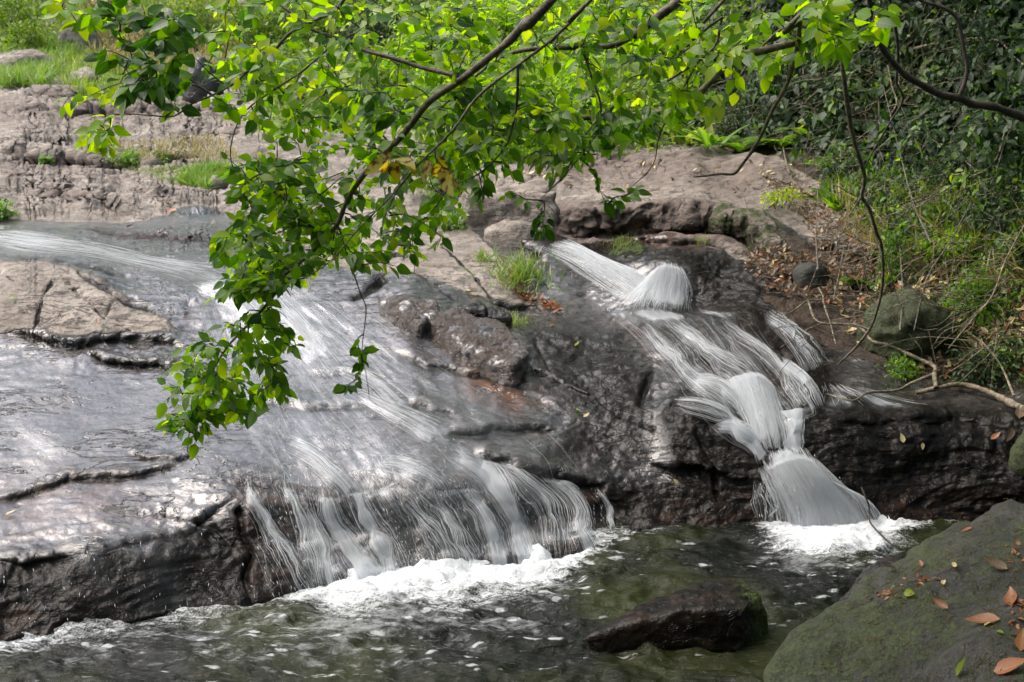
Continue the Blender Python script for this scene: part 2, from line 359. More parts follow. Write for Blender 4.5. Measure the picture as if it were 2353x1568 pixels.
# ------------------------------------------------------------------ rock bed of the stream: one relief sheet
WL = np.array([(-700, 1560), (-300, 1520), (0, 1482), (86, 1468), (188, 1448), (274, 1434), (359, 1414), (445, 1408), (547, 1393), (650, 1373), (735, 1355),
               (805, 1342), (862, 1333), (930, 1314), (1015, 1309), (1101, 1301), (1238, 1289), (1323, 1272), (1375, 1247), (1409, 1232),
               (1528, 1216), (1754, 1208), (1900, 1206), (2045, 1202), (2199, 1197), (2353, 1190), (2900, 1170)], float)
def wl(U): return np.interp(U, WL[:, 0], WL[:, 1])
CPT = [
 # left column
 (-300, 1300, 6.3), (-300, 1000, 7.8), (-300, 700, 10.2), (-300, 480, 14), (-300, 330, 20), (-300, 100, 38), (-300, -150, 60),
 (40, 1270, 6.45), (40, 1150, 7.0), (40, 1000, 7.75), (40, 860, 8.7), (40, 780, 9.3), (40, 690, 9.75), (40, 602, 10.6), (40, 575, 11.3), (40, 515, 13.0), (40, 440, 15.5), (40, 372, 18.0), (40, 340, 18.6), (40, 275, 22.5), (40, 205, 27), (40, 130, 34), (40, 0, 46), (40, -150, 60),
 (250, 1250, 6.55), (250, 1150, 7.0), (250, 1000, 7.8), (250, 860, 8.75), (250, 800, 9.1), (250, 700, 9.7), (250, 625, 10.5), (250, 590, 11.2), (250, 515, 13.2), (250, 440, 15.6), (250, 385, 17.5), (250, 340, 18.8), (250, 275, 22.5), (250, 205, 27), (250, 130, 33), (250, 0, 44), (250, -150, 60),
 (520, 1290, 6.75), (520, 1150, 7.05), (520, 1000, 7.8), (520, 860, 8.8), (520, 700, 10.0), (520, 640, 10.6), (520, 600, 11.3), (520, 520, 13.4), (520, 440, 15.8), (520, 385, 17.6), (520, 280, 22.5), (520, 200, 27), (520, 100, 35), (520, -150, 58),
 (760, 1250, 7.03), (760, 1140, 7.25), (760, 1000, 7.9), (760, 860, 8.85), (760, 700, 10.1), (760, 640, 10.7), (760, 590, 11.5), (760, 500, 13.9), (760, 400, 17), (760, 280, 22), (760, 150, 29), (760, 0, 40), (760, -150, 55),
 (1000, 1230, 7.12), (1000, 1110, 7.4), (1000, 1000, 8.0), (1000, 860, 8.9), (1000, 760, 9.6), (1000, 680, 10.3), (1000, 600, 11.3), (1000, 520, 12.9), (1000, 450, 15), (1000, 350, 18), (1000, 250, 22), (1000, 100, 29), (1000, -150, 48),
 (1200, 1230, 7.35), (1200, 1120, 7.55), (1200, 1060, 7.85), (1200, 960, 8.4), (1200, 860, 9.0), (1200, 760, 9.8), (1200, 730, 10.3), (1200, 660, 10.8), (1200, 600, 11.2), (1180, 545, 12.2), (1200, 440, 13.6), (1200, 380, 15.2), (1200, 300, 18), (1200, 150, 22), (1200, -150, 38),
 (1400, 1190, 7.72), (1400, 1110, 7.85), (1400, 1050, 8.05), (1400, 920, 8.6), (1400, 800, 9.4), (1400, 745, 10.1), (1400, 720, 10.35), (1400, 620, 11.0), (1400, 575, 11.5), (1400, 520, 11.9), (1400, 465, 12.3), (1400, 400, 14.2), (1400, 360, 15.8), (1400, 250, 18.5), (1400, 0, 25), (1400, -150, 32),
 (1600, 1150, 7.75), (1600, 1050, 7.95), (1600, 940, 8.3), (1600, 850, 9.0), (1600, 760, 9.75), (1600, 725, 10.25), (1560, 640, 10.55), (1600, 560, 11.3), (1600, 520, 11.6), (1600, 475, 12.0), (1600, 400, 13.6), (1600, 362, 14.8), (1600, 200, 17), (1600, 0, 20), (1600, -150, 26),
 (1780, 1150, 7.72), (1780, 1050, 7.9), (1780, 980, 8.15), (1780, 880, 8.7), (1780, 780, 9.4), (1780, 735, 9.8), (1780, 640, 10.4), (1780, 560, 11.0), (1780, 480, 11.9), (1780, 400, 13.0), (1780, 340, 14.4), (1780, 150, 16), (1780, -150, 19),
 (1930, 1150, 7.75), (1930, 1060, 7.85), (1930, 965, 8.1), (1930, 900, 8.6), (1930, 800, 9.2), (1930, 700, 9.8), (1930, 600, 10.6), (1930, 480, 11.6), (1930, 380, 12.7), (1930, 200, 14), (1930, -150, 16),
 (2100, 1150, 7.8), (2100, 1060, 7.95), (2100, 950, 8.15), (2100, 915, 8.55), (2100, 880, 8.8), (2100, 750, 9.3), (2100, 600, 10.2), (2100, 450, 11.2), (2100, 300, 12.3), (2100, 100, 13.3), (2100, -150, 14.5),
 (2300, 1150, 7.7), (2300, 1050, 7.9), (2300, 960, 8.1), (2300, 910, 8.5), (2300, 850, 8.75), (2300, 700, 9.2), (2300, 500, 10.1), (2300, 300, 11.1), (2300, 100, 12), (2300, -150, 13),
 (2750, 1100, 6.9), (2750, 950, 7.4), (2750, 700, 8.1), (2750, 400, 9.1), (2750, 100, 10.2), (2750, -150, 11),
]
for u in (-300, 40, 250, 520, 760, 900, 1000, 1200, 1330, 1420, 1600, 1780, 1930, 2100, 2300, 2750): CPT.append((u, wl(u) + 6, plane_D(wl(u) + 6, -0.02)))
CPT = np.array(CPT, float)

def tps_fit(X, y, lam=1e-5):
    n = len(X); d = np.linalg.norm(X[:, None] - X[None], axis=-1); K = d ** 2 * np.log(d + 1e-9) + lam * np.eye(n)
    P = np.hstack([np.ones((n, 1)), X]); A = np.zeros((n + 3, n + 3)); A[:n, :n] = K; A[:n, n:] = P; A[n:, :n] = P.T
    return np.linalg.solve(A, np.concatenate([y, np.zeros(3)]))
def tps_eval(X, c, Q):
    d = np.linalg.norm(Q[:, None] - X[None], axis=-1); K = d ** 2 * np.log(d + 1e-9)
    return K @ c[:-3] + c[-3] + Q @ c[-2:]
CX = CPT[:, :2] / 1000; cc = tps_fit(CX, 1 / CPT[:, 2], 2e-5)

U0, U1, V0, V1, ST = -330.0, 2730.0, -150.0, 1760.0, 3.0
gu = np.arange(U0, U1 + 1, ST); gv = np.arange(V0, V1 + 1, ST); NC, NR = len(gu), len(gv)
cu = np.linspace(U0, U1, 260); cv = np.linspace(V0, V1, 200)
CU, CV = np.meshgrid(cu, cv)
inv = tps_eval(CX, cc, np.stack([CU.ravel(), CV.ravel()], -1) / 1000).reshape(CU.shape)

def bil(arr, U, V, u0, v0, du, dv):
    x = np.clip((np.asarray(U, float) - u0) / du, 0, arr.shape[1] - 1.001); y = np.clip((np.asarray(V, float) - v0) / dv, 0, arr.shape[0] - 1.001)
    i = x.astype(int); j = y.astype(int); fx = x - i; fy = y - j
    if arr.ndim == 3: fx = fx[..., None]; fy = fy[..., None]
    return (arr[j, i] * (1 - fx) + arr[j, i + 1] * fx) * (1 - fy) + (arr[j + 1, i] * (1 - fx) + arr[j + 1, i + 1] * fx) * fy
GU, GV = np.meshgrid(gu, gv)
D = 1 / np.clip(bil(inv, GU, GV, U0, V0, cu[1] - cu[0], cv[1] - cv[0]), 1 / 70, 1)
WLG = wl(gu)[None, :]
below = np.clip(GV - WLG, 0, None)
Dp = plane_D(GV, -0.02 - np.minimum(below * 0.004, 0.45)); D = np.where(below > 0, np.minimum(Dp, 9), D)

def seg_dist(poly, closed=False):
    """distance in view pixels of every grid vertex to a polyline, and its signed side"""
    P = np.asarray(poly, float); best = np.full(GU.shape, 1e9); side = np.zeros(GU.shape); tt = np.zeros(GU.shape)
    n = len(P) - (0 if closed else 1)
    for i in range(n):
        a = P[i]; c = P[(i + 1) % len(P)] - a; L2 = (c ** 2).sum()
        wx = GU - a[0]; wy = GV - a[1]; t = np.clip((wx * c[0] + wy * c[1]) / L2, 0, 1)
        d = np.hypot(wx - t * c[0], wy - t * c[1]); m = d < best
        best = np.where(m, d, best); side = np.where(m, np.sign(c[0] * wy - c[1] * wx), side); tt = np.where(m, (i + t) / n, tt)
    return best, side, tt
def inside(poly, U=None, V=None):
    U = GU if U is None else U; V = GV if V is None else V
    r = np.zeros(np.shape(U), bool); P = np.asarray(poly, float)
    for i in range(len(P)):
        x1, y1 = P[i]; x2, y2 = P[(i + 1) % len(P)]
        if y1 == y2: continue
        r ^= ((V > min(y1, y2)) & (V <= max(y1, y2)) & (U < (x2 - x1) * (V - y1) / (y2 - y1) + x1))
    return r
def rand_in(poly, n):
    P = np.asarray(poly, float); out = []
    lo, hi = P.min(0), P.max(0)
    while len(out) < n:
        q = lo + (hi - lo) * rng.random((256, 2)); q = q[inside(poly, q[:, 0], q[:, 1])]; out += list(q)
    return np.array(out[:n])
def soft(poly, w):
    d, _, _ = seg_dist(poly, True); d = np.where(inside(poly), d, -d)
    return np.clip(0.5 + d / (2 * w), 0, 1)

P0 = pt(GU, GV, D)
def normals(P):
    du = np.gradient(P, axis=1); dv = np.gradient(P, axis=0); n = np.cross(du, -dv); n /= np.linalg.norm(n, axis=-1, keepdims=True) + 1e-12
    return n
N0 = normals(P0)
print('normal z range', N0[..., 2].min(), N0[..., 2].mean())

# what each stretch of rock is like
sx = lambda *a: np.maximum.reduce(a)
DRY_POLYS = [([(-400, -200), (560, -200), (560, 380), (560, 500), (420, 490), (330, 512), (180, 515), (60, 508), (-400, 505)], 8),
             ([(-400, 600), (0, 598), (110, 602), (200, 625), (260, 660), (330, 700), (380, 735), (400, 765), (300, 775), (200, 790), (120, 780), (60, 720), (0, 700), (-400, 700)], 22),
             ([(700, 585), (830, 540), (960, 500), (1050, 500), (1110, 560), (1170, 620), (1240, 690), (1280, 715), (1180, 720), (1100, 690), (1000, 650), (880, 640), (800, 625), (740, 610)], 12),
             ([(540, -200), (1010, -200), (1010, 420), (1010, 520), (760, 580), (600, 575), (540, 520)], 15),
             ([(900, 300), (1240, 375), (1400, 362), (1600, 365), (1800, 380), (1960, 450), (2040, 520), (2020, 600), (1900, 560), (1780, 520), (1690, 480), (1560, 450), (1400, 450), (1250, 470), (1130, 530), (1060, 520)], 10),
             ([(1500, 540), (1600, 530), (1720, 570), (1790, 620), (1700, 600), (1600, 560)], 8),
             ([(1230, 440), (1500, 430), (1700, 460), (1800, 560), (1780, 590), (1640, 545), (1450, 530), (1330, 545), (1250, 530)], 10), ([(-400, 690), (0, 690), (80, 720), (110, 765), (0, 765), (-400, 770)], 8)]
dry = sx(*[soft(p, w) for p, w in DRY_POLYS])
dark = sx(soft([(1240, 480), (1420, 520), (1500, 560), (1700, 590), (1800, 660), (1900, 760), (1930, 900), (2150, 930), (2800, 900), (2800, 1300), (1400, 1300), (1380, 1090), (1540, 1100), (1500, 950), (1560, 880), (1500, 800), (1440, 740), (1600, 730), (1560, 620), (1300, 580), (1200, 560)], 30),
          1.0 * soft([(-400, 1290), (0, 1285), (200, 1270), (380, 1240), (560, 1180), (700, 1150), (1200, 1130), (1400, 1130), (1400, 1300), (900, 1400), (-400, 1600)], 25),
          0.85 * soft([(1200, 760), (1300, 740), (1440, 760), (1500, 850), (1520, 950), (1480, 1080), (1250, 1060), (1330, 960), (1220, 860)], 40), 0.0 * dry, 0.35 * soft([(500, 1090), (1400, 1090), (1400, 1300), (560, 1380)], 40))
soil = sx(soft([(1600, 355), (1760, 400), (1960, 470), (2060, 560), (2080, 640), (1960, 640), (1840, 600), (1760, 540), (1900, 560), (2000, 600), (1850, 700), (1740, 700), (1900, 800), (2150, 900), (2800, 880), (2800, -200), (1000, -200), (1000, 300), (1240, 340)], 14),
          0.0 * dry)
soil = np.maximum(soil, soft([(1700, 560), (1800, 570), (2050, 620), (2800, 600), (2800, 890), (2150, 900), (1920, 800), (1850, 700), (1750, 640)], 20))
rocky_top = soft(DRY_POLYS[4][0], 12); soil = np.clip(soil - rocky_top * 0.9, 0, 1)
moss = sx(0.85 * soft([(1980, 690), (2050, 665), (2150, 670), (2180, 720), (2160, 780), (2020, 760)], 25), 0.7 * soft([(1380, 560), (1440, 530), (1500, 545), (1480, 585), (1400, 600)], 14),
          0.55 * soft([(1620, 470), (1740, 500), (1820, 560), (1760, 590), (1640, 540)], 16), 0.35 * soft([(0, 120), (500, 120), (560, 330), (300, 340), (0, 200)], 40),
          0.45 * soft([(200, 370), (480, 350), (520, 430), (420, 440), (300, 420)], 20))
brown = sx(0.9 * soft([(1200, 385), (1400, 365), (1600, 368), (1790, 385), (1900, 460), (1700, 480), (1560, 455), (1330, 450), (1230, 430)], 30), 0.5 * soft([(0, 250), (540, 250), (540, 290), (0, 300)], 16), 0.4 * soft([(0, 380), (300, 390), (400, 420), (0, 420)], 16), 0.55 * soft([(1440, 750), (1700, 745), (1850, 900), (1800, 980), (1640, 900)], 40), 0.8 * soft([(1080, 850), (1190, 870), (1260, 920), (1180, 950), (1060, 900)], 30),
           0.5 * soft([(0, 700), (120, 720), (120, 780), (0, 780)], 20), 0.6 * soft([(560, 1130), (760, 1150), (780, 1350), (560, 1380)], 40),
           0.6 * soft([(1260, 1120), (1400, 1140), (1400, 1240), (1280, 1280)], 25), 0.45 * soft([(1850, 1150), (2353, 1130), (2353, 1200), (1850, 1210)], 20),
           0.4 * soft([(0, 1100), (250, 1090), (400, 1200), (0, 1260)], 50), 0.5 * soft([(1480, 1150), (1790, 1120), (1790, 1210), (1500, 1215)], 20), 1.0 * soft([(1230, 480), (1600, 480), (1740, 520), (1790, 580), (1450, 550), (1250, 550)], 14), 0.5 * soft([(0, 1400), (300, 1360), (300, 1440), (0, 1480)], 20))

# relief, first pass: ledges, then joints
rough_zone = sx(0.9 * soft([(-400, 1290), (0, 1285), (200, 1270), (380, 1240), (560, 1150), (700, 1150), (1200, 1130), (1420, 1110), (1420, 1300), (900, 1400), (-400, 1600)], 30), dark * 0.9)
smoothz = sx(soft([(0, 540), (250, 570), (420, 600), (620, 620), (620, 660), (430, 660), (330, 620), (200, 590), (0, 590)], 10), 0.9 * soft([(0, 505), (540, 500), (540, 530), (300, 535), (0, 520)], 6), 0.55 * soft([(200, 860), (420, 870), (440, 1000), (300, 1040), (200, 980)], 50))
slab = soft([(-400, 800), (0, 790), (250, 850), (480, 860), (560, 650), (760, 640), (1000, 800), (1200, 930), (1300, 1050), (1000, 1060), (520, 1100), (0, 1260), (-400, 1270)], 50)
disp = np.zeros(GU.shape); grv = np.zeros(GU.shape); under = np.zeros(GU.shape)
def groove(poly, depth, wpx, jitter=6):
    global grv
    P = np.asarray(poly, float)
    d, s, t = seg_dist(P); d = d + jitter * 0.5 * fbm(P0 * 9 + 3, 3)
    grv = grv + depth * np.exp(-np.clip(d, 0, None) ** 2 / (wpx * wpx)) * (0.5 + 0.7 * np.clip(fbm(P0 * 3.1, 2) + 0.5, 0, 1))
def step(poly, amp, wpx, jit=7):
    """ledge: rock above the line stands proud, rock below it is undercut"""
    global disp
    d, s, t = seg_dist(poly); sd_ = d * s + jit * fbm(P0 * 6 + 11, 3)        # s>0: below the line (V grows down), line drawn left to right
    k_ = np.clip(wpx * 0.16, 2.0, 5.0); prof = np.exp(-np.abs(sd_) / wpx) * -np.tanh(sd_ / k_)
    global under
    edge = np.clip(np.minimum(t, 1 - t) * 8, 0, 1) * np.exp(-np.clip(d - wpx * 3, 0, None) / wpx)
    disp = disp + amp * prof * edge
    under = np.maximum(under, np.exp(-((sd_ - wpx * .22) / (wpx * .28 + 2)) ** 2) * edge)  # undercut below each ledge painted dark: wet black rock plus its shade
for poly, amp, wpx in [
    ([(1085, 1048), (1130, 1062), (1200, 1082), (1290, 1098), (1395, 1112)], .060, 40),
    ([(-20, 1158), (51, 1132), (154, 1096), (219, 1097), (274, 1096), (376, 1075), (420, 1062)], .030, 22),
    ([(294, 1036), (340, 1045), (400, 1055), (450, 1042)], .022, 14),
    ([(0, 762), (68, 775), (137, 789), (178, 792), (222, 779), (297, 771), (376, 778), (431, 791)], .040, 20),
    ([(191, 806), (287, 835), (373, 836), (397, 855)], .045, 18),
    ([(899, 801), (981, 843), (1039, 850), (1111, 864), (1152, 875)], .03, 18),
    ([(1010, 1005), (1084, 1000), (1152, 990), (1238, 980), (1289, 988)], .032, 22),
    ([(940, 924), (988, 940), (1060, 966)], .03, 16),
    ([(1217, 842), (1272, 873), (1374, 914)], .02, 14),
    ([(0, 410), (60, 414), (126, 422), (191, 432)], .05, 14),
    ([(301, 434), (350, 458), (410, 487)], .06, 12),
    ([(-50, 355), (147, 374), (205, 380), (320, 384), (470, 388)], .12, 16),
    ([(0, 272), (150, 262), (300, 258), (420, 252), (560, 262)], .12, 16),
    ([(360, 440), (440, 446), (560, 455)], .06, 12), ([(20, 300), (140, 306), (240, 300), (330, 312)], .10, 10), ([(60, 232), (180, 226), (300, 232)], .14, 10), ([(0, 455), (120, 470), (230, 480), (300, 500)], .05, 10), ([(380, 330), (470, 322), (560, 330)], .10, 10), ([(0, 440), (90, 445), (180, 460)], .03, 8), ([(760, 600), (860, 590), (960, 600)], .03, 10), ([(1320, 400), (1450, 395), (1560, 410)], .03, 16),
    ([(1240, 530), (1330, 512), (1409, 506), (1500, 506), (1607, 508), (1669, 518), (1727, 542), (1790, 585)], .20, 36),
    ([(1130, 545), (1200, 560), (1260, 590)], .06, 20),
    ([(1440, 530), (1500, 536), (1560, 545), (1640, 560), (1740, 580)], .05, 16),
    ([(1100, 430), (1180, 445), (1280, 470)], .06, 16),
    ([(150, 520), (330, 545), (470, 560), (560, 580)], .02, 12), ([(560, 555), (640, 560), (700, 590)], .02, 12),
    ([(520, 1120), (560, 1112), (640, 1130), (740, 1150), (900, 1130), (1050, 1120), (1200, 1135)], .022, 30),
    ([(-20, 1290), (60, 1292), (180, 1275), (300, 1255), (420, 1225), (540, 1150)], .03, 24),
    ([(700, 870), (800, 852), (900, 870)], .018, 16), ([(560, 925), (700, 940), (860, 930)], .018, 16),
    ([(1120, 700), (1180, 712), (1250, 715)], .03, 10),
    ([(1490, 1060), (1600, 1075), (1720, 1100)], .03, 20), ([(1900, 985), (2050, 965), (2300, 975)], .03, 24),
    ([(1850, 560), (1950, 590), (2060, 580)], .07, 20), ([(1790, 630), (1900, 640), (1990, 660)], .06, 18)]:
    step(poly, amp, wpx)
for poly, dep, wpx in [
    ([(547, 1184), (554, 1239), (581, 1290), (561, 1342), (575, 1390)], .05, 7), ([(380, 1181), (410, 1195), (496, 1222), (527, 1266), (560, 1270)], .03, 5),
    ([(82, 756), (90, 715), (99, 681), (120, 650)], .03, 3.5), ([(168, 667), (200, 690), (239, 729), (300, 760)], .03, 3.5), ([(239, 729), (255, 700), (270, 680)], .025, 3), ([(120, 650), (170, 640), (250, 660)], .02, 3),
    ([(0, 628), (40, 650), (100, 640), (180, 660)], .02, 3.5), ([(180, 630), (230, 660), (290, 690), (340, 705)], .035, 5),
    ([(816, 688), (840, 680), (861, 667), (880, 655)], .08, 9),
    ([(1272, 873), (1250, 820), (1230, 790)], .03, 4), ([(1500, 850), (1480, 890), (1470, 930)], .05, 8), ([(1374, 914), (1420, 960), (1500, 985)], .03, 5),
    ([(1090, 840), (1180, 880), (1260, 900)], .02, 4), ([(301, 434), (200, 400), (100, 385)], .03, 4), ([(0, 590), (120, 598), (260, 625)], .02, 4),
    ([(640, 700), (760, 760), (900, 830)], .012, 4), ([(1600, 1000), (1640, 1060), (1650, 1150)], .04, 6), ([(1010, 560), (1090, 640), (1130, 700)], .03, 3), ([(880, 620), (960, 640), (1040, 690)], .02, 3)]:
    groove(poly, dep, wpx)
bw = np.where(below > 0, np.clip(1 - below / 60, 0.15, 1), 1)
P1 = P0 + N0 * (disp * bw)[..., None]
# even out the rows of every column so that upright faces get as many as flats
LAY = dict(dry=dry, dark=dark, moss=moss, soil=soil, brown=brown, rough=rough_zone, smooth=smoothz, slab=slab, grv=grv, under=under, bw=bw, below=below)
NR2 = 860; R_ = {k: np.empty((NR2, NC)) for k in LAY}; P2 = np.empty((NR2, NC, 3))
for j in range(NC):
    c = P1[:, j]; dl = np.linalg.norm(np.diff(c, axis=0), axis=1) * F / np.clip(c[1:, 1], 3, 60); _, vv = project(c); dv_ = np.abs(np.diff(vv))
    cum = np.concatenate([[0], np.cumsum(dv_ + 0.10 * dl + 0.3)]); q = np.linspace(0, cum[-1], NR2)
    for k in range(3): P2[:, j, k] = np.interp(q, cum, c[:, k])
    for k in LAY: R_[k][:, j] = np.interp(q, cum, LAY[k][:, j])
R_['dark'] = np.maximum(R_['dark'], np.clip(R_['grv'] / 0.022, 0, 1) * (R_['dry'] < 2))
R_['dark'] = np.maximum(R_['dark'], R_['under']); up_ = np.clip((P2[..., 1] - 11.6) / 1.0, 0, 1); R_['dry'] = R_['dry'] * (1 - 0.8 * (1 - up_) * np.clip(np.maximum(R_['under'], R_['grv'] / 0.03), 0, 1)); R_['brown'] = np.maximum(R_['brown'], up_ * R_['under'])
dry, dark, moss, soil, brown = [R_[k] for k in ('dry', 'dark', 'moss', 'soil', 'brown')]
N2 = normals(P2)
N2[1:-1] = (N2[:-2] + 2 * N2[1:-1] + N2[2:]) / 4; N2[1:-1] = (N2[:-2] + 2 * N2[1:-1] + N2[2:]) / 4
Q = P2; D2 = np.clip(Q[..., 1], 3, 70); sc = np.clip(D2 / 8, 0.8, 5)[..., None]
rot = np.array([[math.cos(.5), math.sin(.5), 0], [-math.sin(.5), math.cos(.5), 0], [0, 0, 1]])
Qr = (Q @ rot.T) * [0.9, 2.6, 5.0]
warp = np.stack([fbm(Q * 1.3 + 3, 2), fbm(Q * 1.3 + 40, 2), fbm(Q * 1.3 + 90, 2)], -1)
d2 = 0.055 * fbm(Q / sc * 1.2, 3) * sc[..., 0] + 0.026 * ridge(Qr + warp * 0.5, 3) * (0.4 + 0.6 * fbm(Q * 0.7 + 9, 2)) + 0.006 * fbm(Q * 11, 4, 0.6) + 0.007 * ridge(Q * [6, 9, 16] + warp * 0.8, 2)
rz = R_['rough']; blk = fbm((Q @ rot.T) * [1.6, 2.6, 3.2] + warp * .5, 2)
d2 += rz * (0.05 * (np.floor(blk * 2.6) + np.clip((blk * 2.6 % 1) * 4, 0, 1)) / 2.6 + 0.012 * ridge(Q * [2.4, 2.4, 4.5] + warp * 0.9, 2) + 0.009 * fbm(Q * 19, 3))
steep = np.clip(1.15 - N2[..., 2] * 1.6, 0, 1) * (R_['soil'] < .3) * (1 - .75 * np.clip((D2 - 12.5) / 2, 0, 1) * (Q[..., 0] < 0))
d2 += np.clip((D2 - 12) / 2, 0, 1) * (1 - soil) * (0.10 * ridge((Q @ rot.T) * [.30, 1.15, 2.2] + warp * .5, 3) + .05 * fbm(Q * 1.1, 3))
blocky = np.floor(fbm(Q * [2.3, 2.3, 3.6] + warp * .6, 2) * 3.2) / 3.2
d2 += steep * (0.05 * blocky + 0.03 * ridge(Q * 5 + warp, 3)) * np.clip(D2 / 9, .7, 2)
d2 += soil * (0.05 * fbm(Q * 3, 3))
d2 = d2 * (1 - 0.85 * R_['smooth']) * (1 - 0.55 * R_['slab']) - R_['grv']
PT = P2 + N2 * (d2 * R_['bw'])[..., None]; below = R_['below']
# keep the waterline where it is
PT[..., 2] = np.where((below > 4), np.minimum(PT[..., 2], -0.03), PT[..., 2])
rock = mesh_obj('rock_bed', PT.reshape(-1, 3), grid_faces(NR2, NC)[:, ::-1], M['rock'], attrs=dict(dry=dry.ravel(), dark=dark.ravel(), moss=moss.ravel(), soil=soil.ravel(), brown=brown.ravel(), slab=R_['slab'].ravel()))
set_props(rock, 'broad wet granite bed of the stream', None, None, 'structure')
# smooth copy of the surface, for water and plants to sit on
NT = normals(PT)
def blur(A, k):
    for _ in range(k):
        B = np.concatenate([A[:1], A, A[-1:]], 0); A = (B[:-2] + 2 * A + B[2:]) / 4
        B = np.concatenate([A[:, :1], A, A[:, -1:]], 1); A = (B[:, :-2] + 2 * A + B[:, 2:]) / 4
    return A
NTn = NT
# look-up tables: the bed as seen along every direction U,V
def table(A, V_):
    out = np.empty((NR, NC, 3))
    for j in range(NC):
        v = np.maximum.accumulate(V_[:, j]) + np.arange(NR2) * 1e-6
        for k in range(3): out[:, j, k] = np.interp(gv, v, A[:, j, k])
    return out
PB = blur(PT.copy(), 10); _, VT = project(PT); _, VB = project(PB)
NB_ = normals(PB); PT_rows = PT
PT = table(PT_rows, VT); NT = table(NTn, VT); PS = table(PB, VB); NS = table(NB_, VB)
def surf_pt(U, V, off=0.0, sm=False):
    A, B = (PS, NS) if sm else (PT, NT)
    p = bil(A, U, V, U0, V0, ST, ST); n = bil(B, U, V, U0, V0, ST, ST)
    return p + n * np.asarray(off)[..., None] if np.ndim(off) else p + n * off
def surf_n(U, V): return bil(NS, U, V, U0, V0, ST, ST)

PC = PS[::6, ::6].copy()
for _ in range(5): 
    PC[1:-1, 1:-1] = (PC[1:-1, 1:-1] * 2 + PC[:-2, 1:-1] + PC[2:, 1:-1] + PC[1:-1, :-2] + PC[1:-1, 2:]) / 6
NCs = normals(PC)
# ground sheet out to the horizon, hills behind the falls
gx = np.sign(np.linspace(-1, 1, 121)) * np.abs(np.linspace(-1, 1, 121)) ** 2 * 400
GX, GY = np.meshgrid(gx, gx * 1.0); r_ = np.hypot(GX, GY - 20)
GZ = -1.2 + np.clip(r_ - 70, 0, None) * 0.05 + np.clip(GY - 60, 0, None) * 0.06 + np.clip(-6 - GY, 0, 25) * 0.7  # the rise behind the camera is added to block sky reflections
b = NB('ground'); pos = b.n('NewGeometry').outputs['Position']; n_ = b.noise(pos, 0.3, 5)
b.surf(b.n('BsdfPrincipled', {'Base Color': b.mix(b.rng(n_, 0.4, 0.6), (0.03, 0.05, 0.015), (0.07, 0.09, 0.03)), 'Roughness': 0.9}))
g = mesh_obj('ground', np.stack([GX, GY, GZ], -1).reshape(-1, 3), grid_faces(121, 121), b.m); set_props(g, 'wooded ground beyond the stream', None, None, 'structure')

